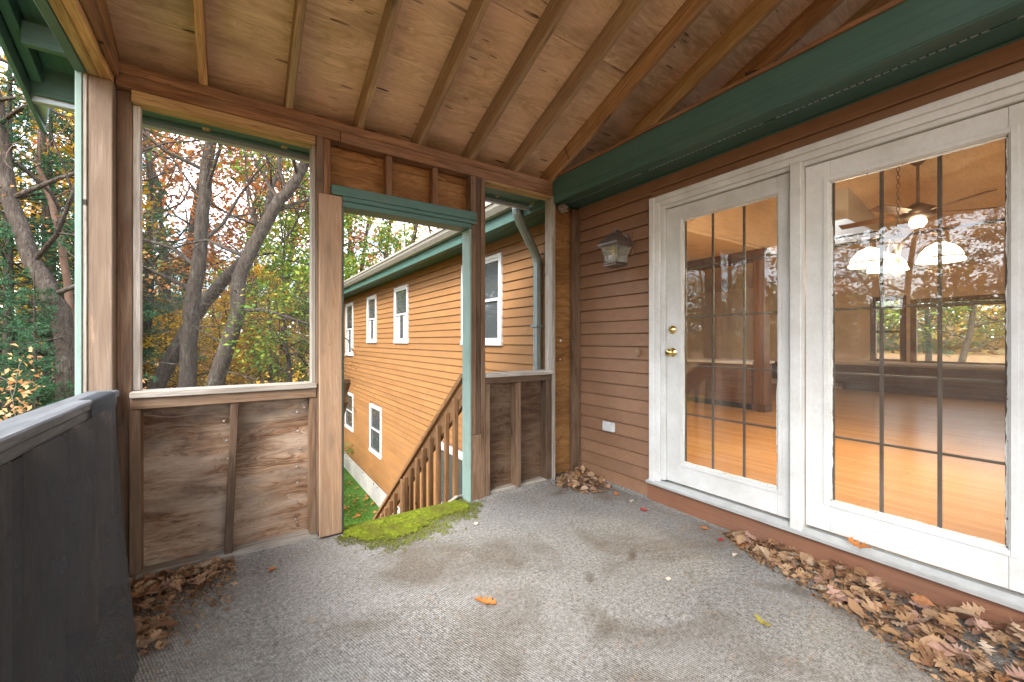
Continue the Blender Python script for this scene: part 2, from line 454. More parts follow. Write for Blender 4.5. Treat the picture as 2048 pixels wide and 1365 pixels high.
# ---------------------------------------------------------------- ground and porch floor
def gh(x, y):
    r = np.hypot(np.asarray(x, float) - 1.0, np.asarray(y, float) - 3.0)
    s_ = np.clip((r - 11.0) / 34.0, 0, 1)
    far = np.clip((r - 45.0) / 60.0, 0, 1)
    return GROUND + 2.3 * s_ ** 1.15 + 2.0 * far + .10 * np.sin(x * .35 + 1) * np.cos(y * .3) * s_
gx = np.concatenate([np.linspace(-140, -32, 28), np.linspace(-30, 30, 121), np.linspace(32, 140, 28)])
X_, Y_ = np.meshgrid(gx, gx, indexing='ij')
Z_ = gh(X_, Y_)
n_ = len(gx); idx = np.arange(n_ * n_).reshape(n_, n_)
t = NT('woodland_ground')
c = t.n('TexCoord').outputs['Object']
lit = t.n('TexVoronoi', Vector=c, Scale=9.0)
leafc = t.ramp(t.n('SeparateColor', i0=lit.outputs['Color']).outputs[0], [(0, (.11, .055, .025, 1)), (.3, (.20, .105, .05, 1)), (.55, (.27, .15, .075, 1)), (.8, (.16, .09, .05, 1)), (1, (.30, .20, .07, 1))])
gr = t.ramp(t.noise(c, 22, 4, .6), [(.3, (.035, .075, .012, 1)), (.7, (.085, .17, .03, 1))])
gm = t.math('LESS_THAN', t.math('ADD', t.n('VectorMath', {'operation': 'LENGTH'}, i0=t.n('Mapping', Vector=c, Location=(-1, -7, 0), Scale=(1, 1, 0)).outputs[0]).outputs['Value'], t.math('MULTIPLY', t.noise(c, .7, 5), 5.0)), 11.0)
base = t.mix(gm, leafc, gr)
M['ground'] = t.done(t.bsdf(base, .95, .1, 0, t.bump(lit.outputs['Distance'], .5, .03)))
F_ = np.stack([idx[:-1, :-1], idx[1:, :-1], idx[1:, 1:], idx[:-1, 1:]], -1).reshape(-1, 4)
o = put('ground', np_mesh('ground', np.stack([X_, Y_, Z_], -1).reshape(-1, 3), F_, M['ground'], True)); tag(o, 'leaf strewn woodland ground with lawn beside the house', kind='structure')

t = NT('grey_ribbed_carpet')
c = t.n('TexCoord').outputs['Object']
sp = t.noise(c, 150, 3, .7)
sp2 = t.noise(c, 55, 3, .7)
base = t.ramp(t.mix(.45, sp, sp2), [(.36, (.085, .081, .073, 1)), (.5, (.225, .219, .204, 1)), (.64, (.365, .36, .342, 1))])
wv = t.n('TexWave', {'wave_type': 'BANDS', 'bands_direction': 'DIAGONAL'}, Vector=t.n('Mapping', Vector=c, Rotation=(0, 0, R(28))).outputs[0], Scale=46.0, Distortion=1.2, Detail=2.0).outputs['Fac']
base = t.mix(t.math('MULTIPLY', wv, .14), base, (.11, .107, .098, 1))
bl = t.noise(c, 1.5, 6, .62, .8)
base = t.mix(t.ramp(bl, [(.49, 0.0), (.64, .62)]), base, (.115, .090, .066, 1))       # soaked-in brown stains
bl2 = t.noise(t.n('Mapping', Vector=c, Location=(3, 8, 0)).outputs[0], 3.2, 6, .65, .5)
base = t.mix(t.ramp(bl2, [(.5, 0.0), (.75, .22)]), base, (.42, .42, .41, 1))
def blot(cx, cy, rx, ry, rot, col_, amt):
    global base
    m = t.n('Mapping', {'vector_type': 'TEXTURE'}, Vector=c, Location=(cx, cy, 0), Rotation=(0, 0, rot), Scale=(rx, ry, 1)).outputs[0]
    l = t.n('VectorMath', {'operation': 'LENGTH'}, i0=t.n('VectorMath', {'operation': 'MULTIPLY'}, i0=m, i1=(1, 1, 0)).outputs[0]).outputs['Value']
    l = t.math('ADD', l, t.math('MULTIPLY', t.noise(c, 9, 5, .65), .9))
    base = t.mix(t.ramp(l, [(.55, amt), (1.75, 0.0)]), base, col_)
for (u, v, rx, ry, rot, a) in ((1265, 1110, .20, .055, .55, .8), (1180, 1155, .12, .05, .8, .6), (1210, 1265, .20, .12, .3, .5), (1010, 1350, .25, .15, .2, .45), (1580, 1180, .3, .12, -.9, .5), (1120, 985, .25, .10, .3, .55), (1380, 1150, .15, .06, .9, .35), (420, 1320, .3, .2, .3, .25)):
    p = onfloor(u, v); blot(p.x, p.y, rx, ry, rot, (.085, .066, .047, 1), a)
M['carpet'] = t.done(t.bsdf(base, .97, .05, 0, t.bump(t.mix(.62, wv, sp), .8, .006)))
gx = np.linspace(-.62, 2.648, 110); gy = np.linspace(-2.9, 2.86, 190)
X_, Y_ = np.meshgrid(gx, gy, indexing='ij')
Z_ = .0025 * np.sin(X_ * 5 + 1) * np.sin(Y_ * 4.1) + .0015 * np.sin(X_ * 13 + Y_ * 9)
# carpet laps up a little against the framing and the house wall
Z_ += .030 * np.clip((X_ - 2.615) / .035, 0, 1) + .022 * np.clip((Y_ - 2.728) / .03, 0, 1) * ((X_ < .43) | (X_ > 1.47)) * .6
Z_ -= .05 * np.clip((Y_ - 2.80) / .06, 0, 1) ** 2 * ((X_ > .5) & (X_ < 1.45))
idx = np.arange(X_.size).reshape(X_.shape)
F_ = np.stack([idx[:-1, :-1], idx[1:, :-1], idx[1:, 1:], idx[:-1, 1:]], -1).reshape(-1, 4)
o = put('porch_floor', np_mesh('porch_floor', np.stack([X_, Y_, Z_], -1).reshape(-1, 3), F_, M['carpet'], True))
tag(o, 'worn grey ribbed carpet covering the porch floor, stained brown', kind='structure')
bx('deck_board', (-.62, 2.645), (-2.9, 2.855), (-.09, -.06), M['stud_dark'], o)
for y in (-2.4, -.2, 2.5):
    bx('joist', (-.6, 2.64), (y, y + .04), (-.29, -.091), M['stud_dark'], o)
for x, y in ((-.55, 2.7), (-.55, -.1), (-.55, -2.7)):
    bx('support_post', (x, x + .14), (y, y + .14), (GROUND - .3, -.292), M['stud_dark'], o)

# ---------------------------------------------------------------- house: wall, siding, doors, windows, eave
house = thing('house', 'long two storey house with orange brown clapboard siding and white windows', 'house', (W, 5, GROUND))
Y0, Y1 = -4.0, 14.0
DY0, DY1, DZ0, DZ1 = .075, 1.975, .15, 2.25
XB = 10.95                    # far wall
SLO = 0.35
m = MB()
WX = (W + .004, W + .15)
m.box(WX, (DY1, Y1), (GROUND - .3, 2.62)); m.box(WX, (Y0, DY0), (GROUND - .3, 2.62))
m.box(WX, (DY0, DY1), (DZ1, 2.62)); m.box(WX, (DY0, DY1), (GROUND - .3, DZ0 - .02))
m.box((W + .15, XB), (Y1 - .15, Y1), (GROUND - .3, 2.62)); m.box((W + .15, XB), (Y0, Y0 + .15), (GROUND - .3, 2.62))
fw = [(2.28, .55, .80, 1.96), (2.89, 2.46, .82, 2.05)]        # far windows y1,y0,z0,z1
m.box((XB, XB + .15), (Y0, .55), (GROUND - .3, 2.62)); m.box((XB, XB + .15), (2.89, Y1), (GROUND - .3, 2.62))
m.box((XB, XB + .15), (.55, 2.89), (GROUND - .3, .80)); m.box((XB, XB + .15), (.55, 2.89), (2.05, 2.62)); m.box((XB, XB + .15), (2.28, 2.46), (.80, 2.05)); m.box((XB, XB + .15), (.55, 2.28), (1.96, 2.05))
m.box((XB, XB + .15), (2.46, 2.89), (.80, .82))
m.build('wall', M['siding_in'], house)
# openings in the wing siding: (y0, y1, z0, z1)
WIN = [(4.13, 5.165, 1.18, 2.26), (7.33, 8.09, 1.19, 2.25), (9.37, 10.12, 1.19, 2.25), (11.56, 12.39, .83, 2.25),
       (8.99, 9.89, -1.33, -.25), (11.54, 12.47, -1.21, -.22), (4.2, 6.03, -2.2, -.35)]
EXPO = .1046
def clap(y0, y1, zb, mat, top=EXPO - .010):
    if y1 - y0 < .03: return
    yc, L = (y0 + y1) / 2, (y1 - y0) / 2
    key = ('clap', round(L, 3), round(top, 3), mat.name)
    if key not in _bc:
        a = [(-.020, 0), (.0, 0), (.0, top), (-.006, top)]
        mb = MB(); mb.prism([(p, q) for p, q in a], 'y', -L, L)
        # profile is (x, z)
        _bc[key] = raw('clapboard', mb.V, mb.F, mat)
    put('clapboard', _bc[key], house, Matrix.Translation((W + random.uniform(-.0012, .001), yc, zb + random.uniform(-.0012, .0012))))
rows = []
k0 = math.floor((-2.03 - 1.379) / EXPO)
for k in range(k0, 12):
    zb = 1.379 + k * EXPO
    if zb < -2.04: continue
    zt = zb + EXPO
    if zb > 2.42: break
    top = min(EXPO - .010, 2.43 - zb)
    if top < .03: continue
    # wing (outside, beyond the porch)
    cuts = [(a, b) for a, b, c0, c1 in WIN if c0 - .03 < zt - .02 and c1 + .01 > zb + .02]
    cuts.sort(); segs = []; y = 2.87
    for a, b in cuts:
        segs.append((y, a - .005)); y = max(y, b + .005)
    segs.append((y, Y1))
    for a, b in segs:
        while b - a > 4.6:
            j = a + random.uniform(2.2, 4.4)
            clap(a, j - .001, zb, M['siding_out'], top); a = j + .001
        clap(a, b, zb, M['siding_out'], top)
    # inside the porch
    if zb > -.09:
        zz = zb if zb > 0 else 0.004; tp = top - (zz - zb)
        clap(2.018, 2.838, zz, M['siding_in'], tp)
        clap(Y0, .03, zz, M['siding_in'], tp)
# flat boards above and below the doors
bx('frieze_board', (W - .028, W), (Y0, 2.838), (2.345, 2.445), M['siding_in'], house)
bx('frieze_board', (W - .014, W), (.028, 2.018), (2.285, 2.343), M['siding_in'], house)
bx('skirt_board', (W - .034, W + .002), (.02, 2.030), (.004, .142), M['skirt'], house)
# eave
bx('fascia', (2.278, 2.30), (Y0, Y1), (2.395, 2.615), M['green'], house)
bx('fascia_trim', (2.262, 2.2775), (Y0, 2.90), (2.600, 2.622), M['plate'], house)
bx('fascia_trim', (2.272, 2.2785), (Y0, 2.745), (2.40, 2.445), M['green'], house)
bx('soffit', (2.3005, 2.455), (Y0, Y1), (2.43, 2.44), M['green'], house)
bx('soffit', (2.472, W - .001), (Y0, Y1), (2.432, 2.442), M['green'], house)
m = MB(); m.box((2.455, 2.472), (Y0, Y1), (2.4395, 2.446)); m.build('soffit_vent', M['dark'], house)
m = MB()
y = -3.9
while y < 2.74:
    for q in range(26):
        m.box((2.457, 2.470), (y + q * .030, y + q * .030 + .020), (2.4335, 2.4375))
    y += .84
m.build('vent_grille', M['galv'], house)['kind'] = 'stuff'
bx('soffit_trim', (W - .040, W - .029), (Y0, 2.838), (2.446 - .026, 2.431), M['green'], house)
# gutter and downspout on the wing
m = MB(); m.prism([(2.276, 2.63), (2.272, 2.63), (2.272, 2.512), (2.215, 2.512), (2.175, 2.56), (2.165, 2.60), (2.150, 2.60), (2.150, 2.632), (2.156, 2.632), (2.156, 2.606), (2.17, 2.606), (2.181, 2.563), (2.218, 2.518), (2.276, 2.518)], 'y', 3.12, Y1)
m.build('gutter', M['gutter'], house)
m = MB(); m.box((2.14, 2.276), (3.112, 3.119), (2.505, 2.634)); m.build('gutter_end_cap', M['gutter'], house)
m = MB()
P = [(2.225, 3.235, 2.515), (2.225, 3.235, 2.46), (2.232, 3.238, 2.425), (2.252, 3.246, 2.39), (2.29, 3.26, 2.35), (2.40, 3.305, 2.245), (2.51, 3.35, 2.14), (2.548, 3.365, 2.10), (2.572, 3.375, 2.06), (2.585, 3.38, 2.01), (2.587, 3.381, 1.95), (2.587, 3.381, -2.25)]
m.tube(P, .044, 8)
ds = m.build('downspout', M['downspout'], house)
for q in range(7):
    a = q / 6; m = MB(); c0 = Vector(P[2]).lerp(Vector(P[4]), .05 + a * .9)
    m.tube([c0, c0 + Vector((.008, .003, -.008))], .0475, 8); m.build('elbow_ridge', M['downspout'], ds)
for z in (1.35, .2, -1.3):
    bx('strap', (2.535, W - .021), (3.325, 3.435), (z, z + .025), M['downspout'], ds)
# foundation, roof
bx('foundation', (W - .006, W + .2), (2.9, Y1 + .02), (GROUND - .4, -2.03), M['concrete'], house)
for y in (7.9, 9.3, 9.6, 10.6, 11.8, 12.4):
    bx('sill_vent', (W - .010, W - .0065), (y, y + .05), (-2.085, -2.05), M['dark'], house)
RZ = lambda x: 2.622 + SLO * (min(x, 6.8) - 2.3) - SLO * max(0, x - 6.8)
SKY = (7.0, 8.7, 2.15, 2.93)
def roof_piece(x0, x1, y0, y1):
    mb = MB(); mb.prism([(x0, RZ(x0)), (x1, RZ(x1)), (x1, RZ(x1) - .05), (x0, RZ(x0) - .05)], 'y', y0, y1); return mb
for x0, x1, y0, y1 in ((2.302, 6.8, Y0 - .3, Y1 + .3), (6.8, SKY[0], Y0 - .3, Y1 + .3), (SKY[0], SKY[1], Y0 - .3, SKY[2]), (SKY[0], SKY[1], SKY[3], Y1 + .3), (SKY[1], 11.4, Y0 - .3, Y1 + .3)):
    roof_piece(x0, x1, y0, y1).build('roof', M['shingle'], house)
m = MB()
for a, b, c, d in ((SKY[0] - .03, SKY[0], SKY[2], SKY[3]), (SKY[1], SKY[1] + .03, SKY[2], SKY[3]), (SKY[0] - .03, SKY[1] + .03, SKY[2] - .03, SKY[2]), (SKY[0] - .03, SKY[1] + .03, SKY[3], SKY[3] + .03)):
    m.box((a, b), (c, d), (2.9, 4.25))
m.build('skylight_shaft', M['white_trim'], house)
m = MB(); m.tube([(4.0, 11.53, 2.9), (4.0, 11.53, 4.19)], .055, 12); m.build('vent_pipe', M['white_trim'], house)
# wing windows
def wing_window(i, y0, y1, z0, z1):
    fm = MB(); t_ = .045 if i != 6 else .07
    fm.box((W - .036, W + .002), (y0, y0 + t_), (z0, z1), .003); fm.box((W - .036, W + .002), (y1 - t_, y1), (z0, z1), .003)
    fm.box((W - .035, W + .002), (y0 + t_, y1 - t_), (z1 - t_, z1), .003); fm.box((W - .045, W + .002), (y0 - .01, y1 + .01), (z0 - .025, z0 + .035), .003)
    w_ = fm.build('window', M['white_trim'], house)
    a, b, c_, d_ = y0 + t_, y1 - t_, z0 + .035, z1 - t_
    zm = (c_ + d_) / 2
    s1 = MB(); r_ = .032
    for (p0, p1, xx) in ((zm - .018, d_, W - .012), (c_, zm + .018, W - .020)):
        s1.box((xx - .012, xx), (a, a + r_), (p0, p1)); s1.box((xx - .012, xx), (b - r_, b), (p0, p1))
        s1.box((xx - .0115, xx), (a + r_, b - r_), (p1 - r_, p1)); s1.box((xx - .0115, xx), (a + r_, b - r_), (p0, p0 + r_))
    s1.build('sash', M['white_trim'], w_)
    p = MB(); p.box((W - .0085, W - .0035), (a + .01, b - .01), (c_ + .01, d_ - .01)); p.build('pane', M['glass_dark'], w_)
    if i in (1, 2, 3):
        cm = MB()
        nn = 14
        for s_ in range(nn):
            ya = a + r_ + (b - a - 2 * r_) * s_ / nn
            if s_ < 5 or s_ > 8: cm.box((W - .0115, W - .009 + .001 * (s_ % 2)), (ya, ya + (b - a - 2 * r_) / nn * .8), (c_ + r_, zm - .02))
        cm.build('curtain', M['curtain'], w_)
    return w_
for i, w_ in enumerate(WIN): wing_window(i, *w_)

# ----- glazed doors
df = MB()
XC = W - .040
for (y0, y1, z0, z1) in ((1.925, 2.015, .145, 2.285), (.03, .12, .145, 2.285)):
    df.box((XC, W + .0), (y0, y1), (z0, z1), .004); 
df.box((XC + .0006, W), (.121, 1.924), (2.205, 2.2845), .004)
for (y0, y1) in ((1.965, 2.012), (.033, .08)): df.box((XC - .014, XC - .0005), (y0, y1), (.15, 2.283), .005)
df.box((XC - .0135, XC - .0005), (.0805, 1.9645), (2.243, 2.282), .005)
frame = df.build('door_frame', M['white'], house)
jm = MB()
jm.box((XC + .010, W + .15), (1.888, 1.9245), (.186, 2.204), .003); jm.box((XC + .010, W + .15), (.1205, .157), (.186, 2.204), .003); jm.box((XC + .0105, W + .15), (.1575, 1.8875), (2.180, 2.2045), .003)
jm.build('jamb', M['white'], frame)
ml = MB(); ml.box((XC - .022, XC + .03), (.998, 1.055), (.150, 2.204), .004); ml.box((XC + .031, W + .13), (1.012, 1.040), (.187, 2.179), .003)
ml.build('mullion', M['white'], frame)
sl = MB(); sl.prism([(XC - .034, .143), (XC - .034, .158), (XC - .026, .164), (XC - .018, .160), (XC + .02, .176), (W + .14, .185), (W + .14, .143)], 'y', .022, 2.024)
sl.build('door_sill', M['alu'], frame)
bd = paint('peeling_glazing_bead', (.74, .75, .72, 1), (.6, .6, .55, 1), .5, 5, .5, (.10, .06, .035, 1), .62)
M['bead'] = bd
def door(y0, y1, gy0, gy1, gz0, gz1, knob):
    d = MB(); xa, xb = XC + .030, XC + .075
    zb, zt = .1885, 2.176
    d.box((xa, xb), (y0, gy0), (zb, zt), .003); d.box((xa, xb), (gy1, y1), (zb, zt), .003)
    d.box((xa + .0006, xb), (gy0, gy1), (gz1, zt - .0005), .003); d.box((xa + .0006, xb), (gy0, gy1), (zb + .0005, gz0), .003)
    # raised glazing stop around the opening
    q = .028
    for a, b, c_, e in ((gy0 - q, gy0 - .006, gz0 - q, gz1 + q), (gy1 + .006, gy1 + q, gz0 - q, gz1 + q)): d.box((xa - .006, xa + .002), (a, b), (c_, e), .002)
    for c_, e in ((gz0 - q, gz0 - .006), (gz1 + .006, gz1 + q)): d.box((xa - .0058, xa + .002), (gy0 - .006, gy1 + .006), (c_, e), .002)
    do = d.build('door', M['white'], house)
    p = MB(); p.box((xa + .018, xa + .022), (gy0 - .004, gy1 + .004), (gz0 - .004, gz1 + .004)); p.build('pane', M['glass_door'], do)
    # ragged, peeling paint line against the glass
    bmesh_ = MB(); ww = random.Random(int(y0 * 100))
    def ragged(a0, a1, fixed, vert, sgn):
        n = int((a1 - a0) / .012)
        prev = .006
        V = []; 
        for i in range(n + 1):
            prev = min(.010, max(.002, prev + ww.uniform(-.0022, .0022)))
            V.append((a0 + (a1 - a0) * i / n, prev))
        for i in range(n):
            (s0, w0), (s1, w1) = V[i], V[i + 1]
            x_ = xa + .0172
            if vert: q4 = [(x_, fixed, s0), (x_, fixed + sgn * w0, s0), (x_, fixed + sgn * w1, s1), (x_, fixed, s1)]
            else: q4 = [(x_, s0, fixed), (x_, s0, fixed + sgn * w0), (x_, s1, fixed + sgn * w1), (x_, s1, fixed)]
            b4 = [(v[0] - .004, v[1], v[2]) for v in q4]
            bmesh_.add(b4 + q4, [[0, 1, 2, 3], [4, 7, 6, 5], [1, 5, 6, 2], [0, 4, 5, 1], [3, 2, 6, 7], [0, 3, 7, 4]])
    ragged(gz0, gz1, gy0, True, 1); ragged(gz0, gz1, gy1, True, -1); ragged(gy0, gy1, gz0, False, 1); ragged(gy0, gy1, gz1, False, -1)
    bmesh_.build('glazing_bead', M['bead'], do)
    xm = (xa + .030, xa + .040)
    for i in (1, 2):
        yy = gy0 + (gy1 - gy0) * i / 3; bx('muntin', xm, (yy - .008, yy + .008), (gz0 - .003, gz1 + .003), M['muntin'], do)
    for i in (1, 2, 3, 4):
        zz = gz0 + (gz1 - gz0) * i / 5; bx('muntin', (xm[0] + .001, xm[1] + .001), (gy0 - .003, gy1 + .003), (zz - .0065, zz + .0065), M['muntin'], do)
    for s_ in (0, 1):
        yy = gy0 + .006 if s_ == 0 else gy1 - .006
        bx('muntin', (xm[0] + .0005, xm[1] - .0005), (yy - .006, yy + .006), (gz0, gz1), M['muntin'], do)
    if knob:
        k = MB(); k.lathe([(.0, -.062), (.018, -.061), (.026, -.052), (.027, -.042), (.020, -.032), (.011, -.026), (.011, -.008), (.030, -.007), (.033, 0)], (xa - .0, 1.835, 1.128), 18, 'x'); k.build('door_knob', M['brass'], do, True)
        k = MB(); k.lathe([(.0, -.024), (.014, -.024), (.0155, -.018), (.024, -.016), (.031, -.006), (.032, 0)], (xa - .0, 1.835, 1.292), 18, 'x'); k.build('deadbolt', M['brass'], do, True)
        bx('keyhole', (xa - .0255, xa - .0242), (1.833, 1.837), (1.285, 1.30), M['dark'], do, .0003)
    else:
        bx('hinge', (xa - .012, xa - .001), (.158, .17), (1.85, 1.95), M['bronze'], do, .002)
    return do
door(1.0556, 1.8868, 1.141, 1.758, .345, 2.07, True)
door(.1582, .9974, .270, .883, .355, 2.06, False)

# ---------------------------------------------------------------- room behind the doors
t = NT('oak_strip_floor')
c = t.n('TexCoord').outputs['Object']
sw = t.n('Mapping', Vector=c, Rotation=(0, 0, R(90))).outputs[0]
br = t.n('TexBrick', {'offset': .37}, Vector=sw, Scale=1.0, Color1=(.52, .27, .09, 1), Color2=(.64, .36, .14, 1), Mortar=(.20, .10, .035, 1), Mortar_Size=.0011, Brick_Width=.95, Row_Height=.057).outputs['Color']
gn = t.noise(t.n('Mapping', Vector=c, Scale=(40, 2.2, 1)).outputs[0], 2, 4)
br = t.mix(t.ramp(gn, [(.4, .25), (.65, 0.0)]), br, (.30, .14, .045, 1))
M['oak'] = t.done(t.bsdf(br, .27, .45))
M['plaster'] = paint('tan_wall_paint', (.74, .58, .42, 1), (.71, .55, .40, 1), .8, 2, .3)
M['ceil'] = paint('ceiling_paint', (.80, .65, .49, 1), (.77, .62, .47, 1), .85, 2, .3)
M['brown_wood'] = wood('stained_interior_wood', (.10, .045, .020, 1), (.17, .082, .038, 1), (.22, .115, .055, 1), None, 0, .2, .45)
IF = .172
def st(name, label, mb, mat):
    return tag(mb.build(name, mat), label, kind='structure')
m = MB(); m.box((W + .152, XB - .001), (Y0 + .15, 9.0), (IF - .1, IF)); st('interior_floor', 'glossy oak strip floor of the room behind the glass doors', m, M['oak'])
CZ = lambda x: 2.56 + .19 * (min(x, 6.8) - W) - .19 * max(0, x - 6.8)
m = MB()
def cp(x0, x1, y0, y1): m.prism([(x0, CZ(x0)), (x1, CZ(x1)), (x1, CZ(x1) + .03), (x0, CZ(x0) + .03)], 'y', y0, y1)
cp(W + .15, 6.8, Y0, 3.06); cp(6.8, SKY[0], Y0, 3.06); cp(SKY[0], SKY[1], Y0, SKY[2]); cp(SKY[0], SKY[1], SKY[3], 3.06); cp(SKY[1], XB + .1, Y0, 3.06)
st('interior_ceiling', 'sloping tan ceiling of the room with a skylight', m, M['ceil'])
m = MB(); m.box((W + .152, XB), (3.0, 9.0), (2.56, 2.60)); m.build('kitchen_ceiling', M['ceil']); tag(bpy.data.objects['kitchen_ceiling'], 'low flat ceiling over the kitchen end', kind='structure')
m = MB(); m.prism([(W + .152, 2.601), (XB - .002, 2.601), (XB - .002, CZ(XB) + .02), (6.8, CZ(6.8) + .02), (W + .152, CZ(W + .152) + .02)], 'y', 3.0, 3.05); st('wall_gable', 'tan wall above the kitchen opening', m, M['plaster'])
iw = MB()
xi = (XB - .02, XB - .002)
iw.box(xi, (Y0 + .15, .55), (IF, 2.60)); iw.box(xi, (2.89, 9.0), (IF, 2.60)); iw.box(xi, (.55, 2.89), (2.05, 2.60)); iw.box(xi, (2.28, 2.46), (.80, 2.05)); iw.box(xi, (.55, 2.28), (1.96, 2.05)); iw.box(xi, (.55, 2.89), (IF, .80))
iw.box((W + .152, W + .165), (2.02, 9.0), (IF, 2.56)); iw.box((W + .152, W + .165), (Y0 + .15, .03), (IF, 2.56)); iw.box((W + .152, W + .165), (.03, 2.02), (2.25, 2.56))
iw.box((W + .166, XB - .021), (Y0 + .151, Y0 + .17), (IF, 3.4)); iw.box((W + .166, XB - .021), (8.98, 9.0), (IF, 2.56))
st('interior_wall', 'tan painted walls of the room behind the glass doors', iw, M['plaster'])
wn = thing('shaded_wall_panelling', 'panelled strip darkened brown for backlit shade, and heater below the far room windows', 'panelling', (XB - .05, 1.5, IF))
bx('shaded_panel', (XB - .045, XB - .021), (Y0 + .2, 5.5), (IF + .12, .70), M['brown_wood'], wn)  # dark brown puts the backlit wall's shade into the colour
bx('baseboard_heater', (XB - .09, XB - .046), (Y0 + .2, 3.4), (IF + .002, IF + .17), M['brown_wood'], wn)
gl = MB()
for q in range(12): gl.box((XB - .097, XB - .0905), (3.0 + q * .045, 3.0 + q * .045 + .03), (IF + .05, IF + .13))
gl.build('register_grille', M['bronze'], wn)
bx('window_stool', (XB - .14, XB - .021), (.40, 3.0), (.735, .785), M['white_trim'], wn)
for i, (y0, y1, z0, z1, lab) in enumerate(((.55, 2.28, .80, 1.96, 'wide picture window in the far wall of the room'), (2.46, 2.89, .82, 2.05, 'narrow double hung window beside the picture window in the room'))):
    iwn = thing('room_window', lab, 'window', (XB, (y0 + y1) / 2, z0))
    f = MB(); k = .06
    for a, b, c_, d_ in ((y0 - k, y0 + .03, z0 - .01, z1 + k), (y1 - .03, y1 + k, z0 - .01, z1 + k)): f.box((XB - .05, XB - .0201), (a, b), (c_, d_), .004)
    f.box((XB - .049, XB - .0201), (y0 + .03, y1 - .03), (z1 - .03, z1 + k), .004); f.box((XB - .049, XB - .0201), (y0 + .03, y1 - .03), (z0, z0 + .03), .004)
    f.build('frame', M['brown_wood'], iwn)
    if i == 1: bx('sash_rail', (XB - .03, XB), (y0 + .03, y1 - .03), (1.38, 1.42), M['brown_wood'], iwn)
    else: bx('sash_rail', (XB - .03, XB), (y0 + .03, y1 - .03), (1.845, 1.87), M['brown_wood'], iwn)
    p = MB(); p.box((XB + .05, XB + .055), (y0, y1), (z0, z1)); p.build('pane', M['glass_plain'], iwn)
pen = thing('kitchen_peninsula', 'brown kitchen peninsula with pale top beside the room column', 'counter', (6.5, 3.8, IF))
bx('cabinet', (6.42, 7.0), (3.10, 5.6), (IF + .09, .86), M['brown_wood'], pen); bx('toe_kick', (6.48, 6.98), (3.12, 5.6), (IF + .001, IF + .089), M['dark'], pen); bx('counter_top', (6.36, 7.06), (3.085, 5.65), (.861, .90), M['white_trim'], pen)
cl = thing('room_column', 'square brown wooden column carrying the kitchen ceiling edge', 'column', (6.45, 2.99, IF))
bx('shaft', (6.36, 6.53), (2.92, 3.07), (IF + .12, 2.40), M['brown_wood'], cl); bx('base', (6.34, 6.55), (2.90, 3.084), (IF + .001, IF + .12), M['brown_wood'], cl); bx('beam', (6.36, 6.53), (2.92, 8.9), (2.401, 2.558), M['brown_wood'], cl)
# ceiling fan
fan = thing('ceiling_fan', 'dark ceiling fan on a long rod seen through the right glass door', 'fan', (6.3, 1.29, 2.6))
fc = Vector((6.3, 1.29, 0))
m = MB(); zc = CZ(6.3); m.lathe([(.0, zc), (.075, zc - .002), (.07, zc - .05), (.03, zc - .09), (.0, zc - .09)], (fc.x, fc.y, 0), 16); m.build('canopy', M['bronze'], fan, True)
m = MB(); m.tube([(fc.x, fc.y, zc - .08), (fc.x, fc.y, 2.72)], .014, 8); m.build('rod', M['bronze'], fan)
m = MB(); m.lathe([(.0, 2.74), (.05, 2.735), (.10, 2.70), (.15, 2.67), (.15, 2.60), (.09, 2.57), (.0, 2.56)], (fc.x, fc.y, 0), 20); m.build('motor', M['bronze'], fan, True)
for k in range(5):
    a = k * 2 * math.pi / 5 + .35
    d = Vector((math.cos(a), math.sin(a), 0)); s_ = Vector((-d.y, d.x, .2)).normalized()
    c0 = Vector((fc.x, fc.y, 2.625))
    board('blade', c0 + d * .2, c0 + d * .70, .13, .008, s_, M['brown_wood'], fan, .002)
    board('blade_arm', c0 + d * .10, c0 + d * .23, .03, .006, s_, M['bronze'], fan, .001)
m = MB(); m.lathe([(.0, 2.559), (.07, 2.555), (.075, 2.52), (.05, 2.48), (0, 2.47)], (fc.x, fc.y, 0), 16)
t = NT('lit_lamp_glass'); em = t.n('Emission', Color=(1, .72, .42, 1), Strength=5.0).outputs[0]; M['lamp'] = t.done(em)
m.build('lamp_bowl', M['lamp'], fan, True)
